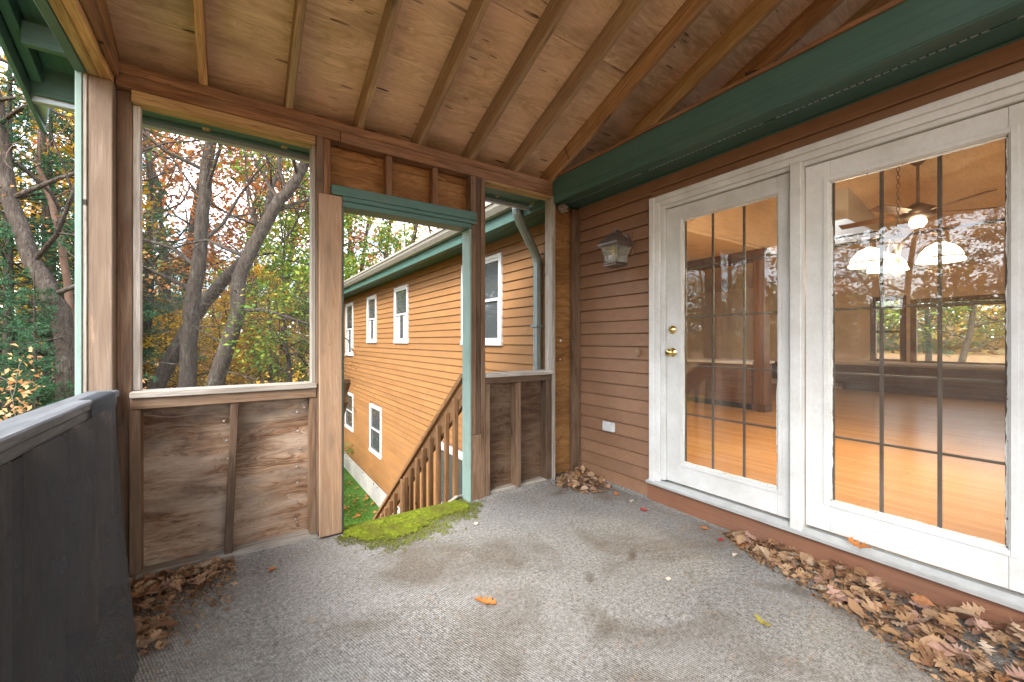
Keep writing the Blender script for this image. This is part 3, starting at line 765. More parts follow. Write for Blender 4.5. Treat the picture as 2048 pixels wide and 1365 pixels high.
# chandelier
CHX, CHY = 4.42, 1.02
ch = thing('chandelier', 'lit chandelier with three glowing bowl shades on a chain', 'chandelier', (CHX, CHY, 1.85))
m = MB()
z = 2.14
i = 0
while z < CZ(CHX) - .01:
    c0 = Vector((CHX, CHY, z)); ax = Vector((.011, 0, 0)) if i % 2 else Vector((0, .011, 0))
    m.tube([c0 + ax * math.cos(q) + Vector((0, 0, .021)) * math.sin(q) for q in np.linspace(0, 2 * math.pi, 9)], .003, 4, False)
    z += .032; i += 1
m.build('chain', M['bronze'], ch)
m = MB(); m.lathe([(.0, 2.14), (.012, 2.13), (.02, 2.08), (.045, 2.02), (.03, 1.96), (.012, 1.90), (.03, 1.80), (.04, 1.76), (.015, 1.73), (0, 1.725)], (CHX, CHY, 0), 14); m.build('stem', M['bronze'], ch, True)
for k in range(3):
    a = k * 2 * math.pi / 3 + 2.6
    d = Vector((math.cos(a), math.sin(a), 0)); c0 = Vector((CHX, CHY, 0))
    m = MB(); m.tube([c0 + d * .03 + Vector((0, 0, 1.98)), c0 + d * .12 + Vector((0, 0, 2.06)), c0 + d * .22 + Vector((0, 0, 2.03)), c0 + d * .24 + Vector((0, 0, 1.955))], .008, 6); ar = m.build('arm', M['bronze'], ch)
    m = MB(); q = c0 + d * .24
    m.lathe([(.022, 1.955), (.03, 1.95), (.075, 1.925), (.112, 1.88), (.128, 1.835), (.135, 1.81), (.130, 1.812), (.123, 1.835), (.107, 1.876), (.07, 1.918), (.0, 1.94)], (q.x, q.y, 0), 20)
    sh = m.build('lamp_shade', M['lamp'], ch, True)
    m = MB(); m.lathe([(.1285, 1.842), (.1325, 1.838), (.1325, 1.828), (.1295, 1.826)], (q.x, q.y, 0), 20); m.build('shade_band', M['bronze'], sh)
    ld = bpy.data.lights.new('chandelier_lamp', 'POINT'); ld.energy = 16; ld.color = (1, .74, .46); ld.shadow_soft_size = .08
    lo = bpy.data.objects.new('chandelier_lamp', ld); lo.parent = ch; lo.matrix_local = PB[ch.name].inverted() @ Matrix.Translation((q.x, q.y, 1.77)); col.objects.link(lo)
ld = bpy.data.lights.new('fan_lamp', 'POINT'); ld.energy = 3; ld.color = (1, .76, .5); ld.shadow_soft_size = .08
lo = bpy.data.objects.new('fan_lamp', ld); lo.parent = fan; lo.matrix_local = PB[fan.name].inverted() @ Matrix.Translation((fc.x, fc.y, 2.40)); col.objects.link(lo)
# ---------------------------------------------------------------- porch end wall (bare framing)
ew = thing('porch_end_wall', 'bare wood framed end wall of the porch with window opening, doorway and plywood', 'wall', (.9, YE, 0))
YB = 2.84
bx('top_plate', (-.485, 2.272), (YE, YE + .09), (2.530, 2.582), M['plate'], ew)
bx('top_plate', (-.485, .55), (YE + .003, YE + .088), (2.466, 2.529), M['plate'], ew)
bx('top_plate', (.552, 2.272), (YE + .001, YE + .088), (2.460, 2.529), M['plate'], ew)
# big window opening
bx('window_head', (-.428, .412), (YE + .012, YE + .09), (2.408, 2.465), M['yellow'], ew)
bx('window_head', (-.428, .412), (YE + .0125, YE + .03), (2.4375, 2.4655 - .001), M['plate'], ew)
bx('filler_board', (-.590, -.432), (YB + .0005, YB + .0125), (.93, 2.465), M['green'], ew)  # unseen filler added behind the post gap to block a light leak
bx('stud', (-.4885, -.43), (YE + .05, YE + .0895), (.01, 2.465), M['stud'], ew)
bx('window_stop', (-.429, -.398), (YE + .055, YE + .10), (.958, 2.407), M['sill'], ew)
bx('window_stop', (.388, .412), (YE + .02, YE + .10), (.958, 2.407), M['sill'], ew)
bx('stud', (.413, .452), (YE, YE + .09), (.04, 2.465), M['stud'], ew)
bx('stud', (.453, .495), (YE + .004, YE + .09), (.04, 2.459), M['plate'], ew)
bx('window_sill', (-.43, .412), (YE - .022, YE + .115), (.925, .957), M['sill'], ew)
bx('sill_plate', (-.43, .412), (YE - .006, YE + .09), (.868, .924), M['stud'], ew)
sp_ = MB(); sp_.add([(-.40, YE + .098, .957), (.39, YE + .098, .957), (.39, YE + .098, 2.408), (-.40, YE + .098, 2.408)], [[0, 1, 2, 3]])
o = sp_.build('insect_screen', M['screen'], ew, fix=False); o['label'] = 'thin grey insect screen across the big window opening'
# lower framing left
bx('stud', (-.435, -.392), (YE, YE + .088), (.04, .867), M['stud'], ew)
board('stud', (-.030, YE + .045, .04), (.0, YE + .045, .867), .088, .038, (0, 1, 0), M['stud_dark'], ew)
bx('stud', (.376, .412), (YE + .001, YE + .089), (.04, .867), M['stud'], ew)
bx('sole_plate', (-.486, .423), (YE + .012, YE + .10), (.002, .04), M['sill'], ew)
bx('plywood_panel', (-.486, -.012), (YB + .001, YB + .013), (.03, .93), M['ply_wall'], ew, axis='x')
bx('plywood_panel', (-.010, .50), (YB + .001, YB + .013), (.03, .93), M['ply_wall'], ew, axis='x')
# nails poking through the plywood
nm = plain('zinc_nail', (.55, .55, .53, 1), .35, .8)
for u, v in ((452, 840), (449, 884), (453, 918), (593, 828), (592, 866), (597, 900), (594, 936), (593, 968), (594, 1003), (592, 1036), (610, 817)):
    a = (u - 1024) / 825; d = (YB - .01) / (fy - a * fx); p = px(u, v, d)
    m = MB(); e = Vector((random.uniform(-.015, .012), -random.uniform(.012, .022), random.uniform(-.006, .012)))
    m.tube([(p.x, YB + .002, p.z), Vector((p.x, YB + .002, p.z)) + e], [.0022, .0016], 5); m.lathe([(0, -.0012), (.0055, -.0012), (.0055, .0012), (0, .0012)], tuple(Vector((p.x, YB + .002, p.z)) + e), 8, 'y'); m.build('nail', nm, ew)
# doorway
bx('casing_board', (.424, .558), (YE - .022, YE - .001), (.012, 2.112), M['casing'], ew, .006)
bx('door_jamb', (.499, .572), (YE + .001, YE + .112), (.004, 2.056), M['green'], ew)
bx('sheathing_board', (.495, 1.575), (YB - .002, YB + .012), (2.404, 2.4585), M['ply_header'], ew, axis='x')
bx('sheathing_board', (.495, 1.575), (YB - .001, YB + .012), (2.15, 2.4015), M['ply_header'], ew, axis='x')
for x in (.845, 1.178): bx('cripple_stud', (x, x + .04), (YE + .02, YB - .003), (2.165, 2.459), M['plate'], ew)
bx('green_header', (.497, 1.515), (YE - .024, YE + .02), (2.118, 2.178), M['green'], ew)
bx('green_header', (.560, 1.515), (YE - .020, YE + .02), (2.088, 2.1172), M['green'], ew)
bx('green_header', (.560, 1.470), (YE - .014, YE + .112), (2.052, 2.0872), M['green'], ew)
bx('door_jamb', (1.456, 1.474), (YE - .012, YE + .106), (.004, 2.051), M['green_daylit'], ew)
bx('stud', (1.476, 1.519), (YE, YE + .088), (.50, 2.459), M['stud'], ew); bx('stud', (1.476, 1.562), (YE - .004, YE + .086), (.006, .498), M['stud'], ew)
bx('stud', (1.520, 1.561), (YE + .003, YE + .088), (.50, 2.459), M['stud_dark'], ew)
bx('stud', (1.563, 1.600), (YE - .003, YE + .088), (.006, 2.459), M['stud'], ew)
# right window opening and lower framing
bx('window_sill', (1.601, 2.262), (YE - .018, YE + .115), (.927, .957), M['sill'], ew)
bx('sill_plate', (1.601, 2.262), (YE - .002, YE + .09), (.876, .926), M['stud_dark'], ew)
bx('window_head', (1.601, 2.262), (YE + .004, YE + .089), (2.436, 2.4595), M['yellow'], ew)
bx('stud', (1.601, 1.645), (YE + .002, YE + .088), (.012, .875), M['stud'], ew)
bx('stud', (1.893, 1.940), (YE + .002, YE + .088), (.03, .875), M['stud'], ew)
bx('stud', (2.205, 2.263), (YE + .004, YE + .088), (.03, .875), M['stud_dark'], ew)
bx('stud', (2.264, 2.300), (YE - .001, YE + .10), (.01, 2.459), M['sill'], ew)
bx('plywood_panel', (1.602, 2.31), (YB + .001, YB + .013), (.02, .93), M['ply_dark'], ew, axis='x')
bx('sole_plate', (1.601, 2.263), (YE + .03, YE + .10), (.003, .032), M['sill'], ew)
sp_ = MB(); sp_.add([(1.60, YE + .096, .957), (2.265, YE + .096, .957), (2.265, YE + .096, 2.436), (1.60, YE + .096, 2.436)], [[0, 1, 2, 3]])
sp_.build('insect_screen', M['screen'], ew, fix=False)
# closure under the eave
bx('plywood_panel', (2.3015, W - .002), (YB + .0, YB + .012), (.02, 2.425), M['ply_header'], ew, axis='x')
bx('stud', (2.535, W - .022), (YE + .035, YE + .075), (.02, 2.405), M['stud'], ew)
for u, v, r_ in ((1121, 682, .011), (1120, 720, .006)):
    a = (u - 1024) / 825; d = YB / (fy - a * fx); p = px(u, v, d)
    m = MB(); m.lathe([(0, -.004), (r_, -.003), (r_, 0)], (p.x, YB - .0005, p.z), 10, 'y'); m.build('plug', M['white_trim'], ew)
# outside face: faded siding sheets below the openings
for x0, x1, z0, z1 in ((-.60, .50, -.3, .90), (1.47, 2.62, -.3, .90)):
    bx('outer_sheathing', (x0, x1), (YB + .0135, YB + .028), (z0, z1), M['siding_out'], ew, axis='x')

# ---------------------------------------------------------------- corner post and left opening
lw = thing('porch_side_wall', 'low side wall of the porch with grey cap, corner post and overhead beam', 'wall', (-.53, 1, 0))
bx('corner_post', (-.576, -.489), (2.728, 2.815), (.004, 2.469), M['post'], lw, .004)
bx('post_shim', (-.5915, -.5765), (2.722, 2.82), (.004, 2.469), M['sill'], lw)
bx('corner_trim', (-.616, -.592), (2.716, 2.87), (-.3, 2.50), M['green_daylit'], lw)
bx('beam', (-.5765, -.535), (-2.85, 2.80), (2.470, 2.60), M['yellow'], lw); bx('beam', (-.534, -.49), (-2.85, 2.80), (2.470, 2.596), M['rafter'], lw)
bx('beam_nailer', (-.489, -.470), (-2.85, 2.745), (2.497, 2.597), M['plate'], lw)
bx('beam_trim', (-.616, -.578), (-2.85, 2.7155), (2.462, 2.66), M['green'], lw)
bx('cap_rail', (-.572, -.460), (-2.8, 2.700), (.943, .976), M['grey'], lw, .005)
bx('cap_rail', (-.565, -.468), (-2.8, 2.700), (.905, .942), M['grey'], lw, .004)
for y in (2.35, 1.95, 1.55, 1.15, .75, .35, -.05): bx('stud', (-.560, -.472), (y, y + .038), (.04, .904), M['post'], lw)
bx('sole_plate', (-.562, -.470), (-2.8, 2.70), (.002, .04), M['stud_dark'], lw)
for y0, y1 in ((-.9, 1.52), (1.522, 2.72)): bx('plywood_panel', (-.577, -.564), (y0, y1), (-.25, .90), M['ply_dark'], lw, axis='y')
# black screen cloth torn loose and hanging over the cap
NU, NV = 70, 46
V = []
for i in range(NU + 1):
    for j in range(NV + 1):
        s_ = i / NU; q = j / NV
        ye = 2.60 - .57 * q ** 1.25                       # free right edge sweeps forward at the foot
        y = ye - s_ * 2.6
        x = -.4555 + .148 * q ** 1.5 * (1 - .25 * s_) + .016 * math.sin(s_ * 34 + q * 2) * q ** .7 * (1 - .3 * q) + .006 * math.sin(s_ * 13 + 1) * q
        z = .9785 - q * .972
        if j <= 2: x, z = ((-.515, .9795), (-.470, .9800), (-.4555, .972))[j]
        V.append((x, y, z))
F = [[i * (NV + 1) + j, (i + 1) * (NV + 1) + j, (i + 1) * (NV + 1) + j + 1, i * (NV + 1) + j + 1] for i in range(NU) for j in range(NV) if not (j < 3 and i > 7 + (j % 3))]
o = put('screen_cloth', raw('screen_cloth', V, F, M['screen_black'], True))
tag(o, 'black insect screen cloth hanging loose over the low side wall', 'screen cloth')

# ---------------------------------------------------------------- porch roof
pr = thing('porch_roof', 'open gable porch roof of bare rafters and knotty plywood', 'roof', (.9, 0, 2.6))
TH = math.atan(S); cT, sT = math.cos(TH), math.sin(TH)
up = Vector((0, sT, cT)); dn = Vector((0, cT, -sT))        # roof normal, downhill
RY = -.30                                                   # ridge
zb = lambda y: 2.584 + S * (2.75 - y)
RD = .135
def rafter(x, y_lo, y_hi, mat, name='rafter', w=.038, dep=RD, par=pr, lift=0.0):
    a = Vector((x, y_lo, zb(y_lo) + lift)) + up * dep / 2; b = Vector((x, y_hi, zb(y_hi) + lift)) + up * dep / 2
    return board(name, a, b, w, dep, (1, 0, 0), mat, par)
MR = lambda x: 2.63 + SLO * (x - 2.3)
for k in range(12):
    x = -.14 + .4064 * k
    lo = 3.055
    if x > 2.4: lo = 2.75 - (MR(x) - 2.584) / S - .06
    mt = [M['rafter'], M['rafter_old'], M['rafter_old'], M['rafter_old'], M['rafter_old'], M['rafter_old'], M['rafter'], M['yellow'], M['rafter'], M['yellow'], M['rafter'], M['rafter']][k]
    if k == 6: x = 2.265
    rafter(x, lo, RY, mt)
rafter(-.512, 3.055, RY, M['rafter'])
bx('ridge_board', (-.86, 4.6), (RY - .038, RY - .001), (zb(RY) - .03, zb(RY) + .17), M['rafter'], pr)
# plywood sheets, long side across the rafters
bounds = [3.07, 1.88, .78, RY]
for r_, (ya, yb_) in enumerate(zip(bounds[:-1], bounds[1:])):
    xs = [-.88, .72, 3.13, 4.6] if r_ % 2 == 0 else [-.88, 1.90, 4.6]
    for xa, xb in zip(xs[:-1], xs[1:]):
        a = Vector(((xa + xb) / 2, (ya + yb_) / 2, zb((ya + yb_) / 2))) + up * (RD + .0075)
        L = (xb - xa) / 2 - .0015; wd = abs(ya - yb_) / cT - .003
        board('plywood_sheet', a - Vector((L, 0, 0)), a + Vector((L, 0, 0)), wd, .012, dn, M['ply_ceiling'], pr, .001)
# far side of the gable, behind the camera
for k in range(0, 7):
    x = -.14 + .4064 * k
    a = Vector((x, RY - .04, zb(RY))); b = Vector((x, 2 * RY - 3.05, zb(3.05))); u2 = Vector((0, -sT, cT))
    board('rafter', a + u2 * RD / 2, b + u2 * RD / 2, .038, RD, (1, 0, 0), M['rafter_old'], pr)
a = Vector((.9, RY - .02, zb(RY) + .0)); b = Vector((.9, 2 * RY - 3.07, zb(3.07))); u2 = Vector((0, -sT, cT)); cc = (a + b) / 2 + u2 * (RD + .0075)
board('plywood_sheet', cc - Vector((1.78, 0, 0)), cc + Vector((1.78, 0, 0)), (a - b).length, .012, (0, -cT, -sT), M['ply_ceiling'], pr)
board('shingle_cover', cc + u2 * .02 - Vector((1.8, 0, 0)), cc + u2 * .02 + Vector((1.8, 0, 0)), (a - b).length + .05, .02, (0, -cT, -sT), M['shingle'], pr)
c0 = Vector((1.86, (3.1 + RY) / 2, zb((3.1 + RY) / 2))) + up * (RD + .026)
board('shingle_cover', c0 - Vector((2.76, 0, 0)), c0 + Vector((2.76, 0, 0)), (3.1 - RY) / cT, .022, dn, M['shingle'], pr)
# eave fascia outside, gable overhang on the left
bx('fascia', (-.85, 2.26), (3.058, 3.080), (2.452, 2.60), M['green'], pr)
bx('drip_edge', (-.87, 2.26), (3.081, 3.12), (2.425, 2.462), M['galv'], pr)
bx('eave_soffit', (-.60, 2.26), (2.875, 3.057), (2.470, 2.482), M['green'], pr, axis='x')
rafter(-.826, 3.055, RY, M['green'], 'fly_rafter', .040, .10, lift=.05)
rafter(-.862, 3.27, RY, M['green'], 'barge_board', .020, .165, lift=-.03)
rafter(-.879, 3.25, RY, M['galv'], 'drip_edge', .008, .05, lift=.1)
for y in (2.79, 2.35, 1.75, 1.15, .55): bx('lookout', (-.806, -.618), (y, y + .038), (zb(y + .038) + .012, zb(y) + .10), M['green'], pr)
for x0, x1 in ((-.806, -.618),):
    ca = Vector((-.712, (3.05 + RY) / 2, zb((3.05 + RY) / 2))) + up * (RD - .004)
    board('overhang_panel', ca - dn * (3.05 - RY) / cT / 2, ca + dn * (3.05 - RY) / cT / 2, .186, .008, (1, 0, 0), M['green'], pr)
m = MB(); pA, pB, pC = Vector((-.852, 3.085, 2.45)), Vector((-.80, 3.10, 2.435)), Vector((-.852, 3.275, 2.375))
m.add([pA, pB, pC, pA + Vector((0, 0, .004)), pB + Vector((0, 0, .004)), pC + Vector((0, 0, .004))], [[0, 1, 2], [3, 5, 4], [0, 3, 4, 1], [1, 4, 5, 2], [2, 5, 3, 0]])
m.build('flashing', M['galv'], pr)
gm_ = MB(); gm_.prism([(2.80, 2.605), (2.80, zb(2.80) + .10), (RY, zb(RY) + .12), (RY, 2.605)], 'x', -.577, -.565); gm_.build('gable_panel', M['ply_header'], pr)
# framing scraps over the old eave, top right
board('brace', (3.02, 1.40, 3.02), (3.30, 1.72, 3.42), .09, .038, (0, 1, .3), M['stud_dark'], pr)
board('valley_board', (2.52, 2.50, 2.72), (4.4, 1.05, 3.38), .14, .02, (1, .5, .3), M['stud_dark'], pr)

# ---------------------------------------------------------------- outside stair
stt = thing('porch_stair', 'brown stained wooden stair going down from the porch doorway, with balusters', 'stair', (1.0, 4, GROUND))
rise, run = .19, .2335
for k in range(1, 13):
    y = 2.90 + (k - 1) * run; z = -.0 - rise * k
    bx('tread', (.60, 1.44), (y, y + .262), (z - .036, z), M['rail'], stt)
RS = -.8137
rl = lambda y: .90 + RS * (y - 2.943)
for x, tag_ in ((1.50, 'r'), (.585, 'l')):
    board('stringer', (x, 2.875, -.20), (x, 5.75, -.20 + RS * 2.875), .26, .04, (0, .6, 1), M['rail'], stt)
    y0 = 2.87
    nY = Vector((0, -RS, 1)).normalized()
    top = lambda y, off: Vector((x, y, rl(y))) - nY * off
    board('cap_rail', top(y0, .018) , top(5.9, .018), .10, .034, (1, 0, 0), M['rail'], stt)
    board('hand_rail', top(y0, .105), top(5.9, .105), .14, .038, nY, M['rail'], stt)
    for y in (4.21, 5.82):
        bx('post', (x - .046, x + .046), (y, y + .09), (gh(x, y) - .2 if y > 5 else rl(y) - 1.28, rl(y + .09) - .05), M['rail'], stt)
    y = 2.965
    while y < 5.75:
        if not (4.12 < y < 4.32): bx('baluster', (x - .058, x - .021), (y, y + .037), (rl(y) - 1.14, rl(y + .037) - .10), M['rail'], stt)
        y += .165
board('threshold_scrap', (1.44, 2.86, .02), (1.30, 3.02, -.15), .10, .02, (1, .3, 0), M['sill'], stt)

# ---------------------------------------------------------------- wall lantern, outlet, bell, nest
ln = thing('wall_lantern', 'bronze coach lantern with flared glass panes on the brown porch siding', 'lantern', (2.62, 2.245, 1.95))
LX, LY = 2.492, 2.245
m = MB(); m.prism([(LY - .055, 1.895), (LY + .055, 1.895), (LY + .055, 2.075), (LY - .055, 2.075)], 'x', W - .030, W - .018); m.build('mounting_block', M['siding_in'], ln)
m = MB(); ov = [(LY + .040 * math.cos(q), 1.985 + .088 * math.sin(q)) for q in np.linspace(0, 2 * math.pi, 9)[:-1]]; m.prism(ov, 'x', W - .047, W - .0305); ov = [(p * .75 + LY * .25, q * .75 + 1.985 * .25) for p, q in ov]; m.prism(ov, 'x', W - .062, W - .0475); m.build('back_plate', M['bronze'], ln)
m = MB(); m.tube([(W - .06, LY, 1.995), (W - .085, LY, 2.03), (W - .10, LY, 2.07), (W - .125, LY, 2.085), (LX + .005, LY, 2.078), (LX - .004, LY, 2.062)], [.008, .009, .009, .009, .008, .008], 8); m.build('arm', M['bronze'], ln, True)
m = MB(); m.lathe([(0, 2.115), (.006, 2.112), (.010, 2.103), (.006, 2.093), (.009, 2.085), (.006, 2.075), (.012, 2.06)], (LX - .008, LY, 0), 10); m.build('finial', M['bronze'], ln, True)
q2 = math.sqrt(2)
def sqr(prof, name, mat, par, n=4): 
    m = MB(); m.lathe([(r_ * q2, h) for r_, h in prof], (LX, LY, 0), n, sq=True); return m.build(name, mat, par)
roof_ = sqr([(.0, 2.068), (.022, 2.066), (.040, 2.046), (.042, 2.040), (.052, 2.038), (.066, 2.018), (.068, 2.012), (.080, 2.010), (.096, 1.978), (.101, 1.972), (.101, 1.962), (.090, 1.958), (.088, 1.948), (.082, 1.946), (.0, 1.946)], 'hood', M['bronze'], ln)
fr = MB()
top_r, mid_r, bot_r = .079, .068, .054
zs = [(top_r, 1.946), (.070, 1.915), (mid_r - .006, 1.88), (.060, 1.845), (bot_r, 1.822)]
for sx in (-1, 1):
    for sy in (-1, 1):
        fr = MB(); fr.tube([(LX + sx * r_, LY + sy * r_, z) for r_, z in zs], .0065, 6); fr.build('cage_bar', M['bronze'], ln)
for ax in range(4):
    m = MB(); V = []; 
    for r_, z in zs:
        for e in (-1, 1):
            rr_ = r_ - .002; p = [(rr_, e * (r_ - .004)), (-rr_, e * (r_ - .004)), (e * (r_ - .004), rr_), (e * (r_ - .004), -rr_)][ax]
            V.append((LX + p[0], LY + p[1], z))
    V2 = [(v[0] * .965 + LX * .035, v[1] * .965 + LY * .035, v[2]) for v in V]
    n_ = len(zs); F = [[2 * i, 2 * i + 1, 2 * i + 3, 2 * i + 2] for i in range(n_ - 1)]
    m.add(V + V2, F + [[f + 2 * n_ for f in q][::-1] for q in F]); m.build('glass_pane', M['glass_lantern'], ln, fix=False)
sqr([(.0, 1.824), (.064, 1.823), (.066, 1.816), (.060, 1.812), (.064, 1.808), (.064, 1.800), (.0, 1.797)], 'base', M['bronze'], ln)
m = MB(); m.lathe([(0, 1.90), (.018, 1.895), (.022, 1.87), (.014, 1.84), (.014, 1.825)], (LX, LY, 0), 12); m.build('bulb', M['white_trim'], ln, True)

ol = thing('outdoor_outlet', 'small white double flap electrical outlet on the porch siding', 'outlet', (W - .02, 2.43, .49))
bx('plate', (W - .044, W - .018), (2.372, 2.496), (.450, .528), M['white_trim'], ol, .003)
for y in (2.392, 2.438): bx('flap', (W - .050, W - .0445), (y, y + .038), (.462, .516), M['white_trim'], ol, .002)
for y in (2.382, 2.486): bx('screw', (W - .0465, W - .0442), (y, y + .006), (.515, .521), M['dark'], ol, .0004)
db = thing('doorbell', 'tiny tan oval doorbell on the siding left of the doors', 'doorbell', (W - .02, 2.126, 1.12))
m = MB(); m.prism([(2.126 + .012 * math.cos(q), 1.122 + .036 * math.sin(q)) for q in np.linspace(0, 2 * math.pi, 17)[:-1]], 'x', W - .046, W - .012); m.build('housing', M['casing'], db)
m = MB(); m.lathe([(0, -.006), (.006, -.005), (.007, 0)], (W - .0461, 2.126, 1.122), 10, 'x'); m.build('button', M['brass'], db)
# pale nest wad tucked under the soffit corner
V = []; F = []
n1, n2 = 14, 10
for i in range(n2 + 1):
    for j in range(n1):
        a = math.pi * i / n2; b = 2 * math.pi * j / n1; r_ = .038 * (1 + random.uniform(-.28, .28))
        V.append((2.43 + r_ * 1.2 * math.sin(a) * math.cos(b), 2.80 + r_ * math.sin(a) * math.sin(b), 2.395 + r_ * math.cos(a)))
for i in range(n2):
    for j in range(n1): F.append([i * n1 + j, i * n1 + (j + 1) % n1, (i + 1) * n1 + (j + 1) % n1, (i + 1) * n1 + j])
tag(put('nest', raw('nest', V, F, paint('nest_fluff', (.42, .38, .33, 1), (.2, .17, .14, 1), .95, 60, .8))), 'pale ragged nest wad under the soffit corner', 'nest')
# ---------------------------------------------------------------- trees
t = NT('oak_bark')
c = t.coords((1, 1, .22), rnd=True)
b1 = t.noise(c, 16, 6, .7, .6)
vr = t.n('TexVoronoi', {'feature': 'DISTANCE_TO_EDGE'}, Vector=t.coords((1, 1, .16)), Scale=22.0).outputs['Distance']
lich = t.noise(t.coords((1, 1, .7)), 3.5, 6, .7)
base = t.ramp(b1, [(.3, (.028, .022, .018, 1)), (.55, (.07, .056, .045, 1)), (.75, (.13, .11, .09, 1))])
base = t.mix(t.ramp(lich, [(.57, 0.0), (.70, .5)]), base, (.17, .185, .15, 1))
M['bark'] = t.done(t.bsdf(base, .95, .1, 0, t.bump(t.mix(.5, vr, b1), 1.0, .05)))
M['bark_red'] = paint('flaking_red_bark', (.16, .095, .065, 1), (.10, .06, .042, 1), .95, 14, .8)
M['twig'] = paint('pale_twig', (.21, .185, .155, 1), (.13, .11, .09, 1), .9, 8, .6)
M['l_yellow'] = leafmat('yellow_leaves', [(.55, .28, .012, 1), (.66, .38, .02, 1), (.58, .34, .025, 1), (.70, .46, .04, 1), (.42, .32, .03, 1)])
M['l_gold'] = leafmat('gold_leaves', [(.60, .36, .03, 1), (.66, .44, .05, 1), (.55, .30, .02, 1)])
M['l_rust'] = leafmat('rust_leaves', [(.42, .13, .03, 1), (.52, .20, .045, 1), (.34, .11, .03, 1), (.50, .25, .07, 1), (.38, .18, .075, 1)])
M['l_green'] = leafmat('green_leaves', [(.10, .20, .025, 1), (.15, .27, .035, 1), (.22, .30, .035, 1), (.09, .17, .03, 1), (.40, .36, .04, 1)])
M['l_oliv'] = leafmat('olive_leaves', [(.06, .10, .03, 1), (.09, .12, .03, 1), (.16, .12, .035, 1), (.05, .08, .025, 1), (.22, .12, .03, 1)])
M['l_beech'] = leafmat('beech_leaves', [(.58, .29, .12, 1), (.64, .36, .16, 1), (.50, .24, .09, 1)])
M['l_pine'] = leafmat('pine_needles', [(.03, .095, .04, 1), (.05, .13, .055, 1), (.075, .17, .07, 1), (.04, .11, .055, 1)], .6, .2)

class Tree:
    def __init__(s, seed): s.r = np.random.default_rng(seed); s.mb = MB(); s.tips = []; s.thin = MB()
    def path(s, a, d, L, n, wander, lift):
        P = [Vector(a)]; d = Vector(d).normalized()
        for i in range(n):
            d = (d + Vector(s.r.normal(0, wander, 3)) + Vector((0, 0, lift))).normalized()
            P.append(P[-1] + d * (L / n))
        return P
    def branch(s, a, d, L, r, lev, maxlev, kids, wander=.18, lift=.05, sides=6, keep=1.0):
        n = 4 if lev < maxlev else 3
        P = s.path(a, d, L, n, wander, lift)
        rr = [max(.003, r * (1 - .75 * i / n)) for i in range(n + 1)]
        s.mb.tube(P, rr, max(3, sides - lev), False)
        if lev >= maxlev: s.tips.append(P); return
        for k in range(kids):
            q = .25 + .75 * (k + s.r.random()) / kids
            i = min(n - 1, int(q * n)); f = q * n - i
            p = P[i].lerp(P[i + 1], f); t_ = (P[i + 1] - P[i]).normalized()
            v = Vector(s.r.normal(0, 1, 3)); v = (v - t_ * v.dot(t_)).normalized()
            s.branch(p, t_ * .7 + v * s.r.uniform(.5, 1.0), L * s.r.uniform(.42, .68), rr[i] * .58, lev + 1, maxlev, kids, wander, lift, sides)
        s.branch(P[-1], (P[-1] - P[-2]).normalized(), L * .5, rr[-1], lev + 1, maxlev, kids, wander, lift, sides)
    def leaves(s, n, size, jit=.15, flat=.5, aspect=.62, fill=.55):
        if not s.tips: return None
        T = np.array([[list(p) for p in P] for P in s.tips])
        T = T[s.r.random(len(T)) < fill] if len(T) > 8 else T
        k = s.r.integers(0, len(T), n); u = s.r.random(n) * (T.shape[1] - 1); i = u.astype(int); f = (u - i)[:, None]
        C = T[k, i] * (1 - f) + T[k, i + 1] * f + s.r.normal(0, jit, (n, 3))
        return quads(C, size * s.r.uniform(.65, 1.25, n), s.r, flat, aspect)
def quads(C, L, r, flat=.5, aspect=.62):
    n = len(C)
    N = r.normal(0, 1, (n, 3)); N[:, 2] = np.abs(N[:, 2]) + flat * 2; N /= np.linalg.norm(N, axis=1)[:, None]
    U = r.normal(0, 1, (n, 3)); U -= N * (U * N).sum(1)[:, None]; U /= np.linalg.norm(U, axis=1)[:, None]
    Wd = np.cross(N, U); L = L[:, None]
    V = np.empty((n, 4, 3))
    V[:, 0] = C - U * L * .5; V[:, 2] = C + U * L * .5
    V[:, 1] = C + Wd * L * aspect * .5 + N * L * .14; V[:, 3] = C - Wd * L * aspect * .5 + N * L * .10
    return V.reshape(-1, 3), np.arange(4 * n).reshape(n, 4)
def finish(tr, name, label, cat, base, bark, leafdata, leafm, group=None):
    o = thing(name, label, cat, base, group)
    me = raw('trunk', tr.mb.V, tr.mb.F, bark, True); put('trunk', me, o, Matrix.Identity(4))
    if leafdata is not None:
        put('crown', np_mesh('crown', leafdata[0], leafdata[1], leafm), o, Matrix.Identity(4))
    return o
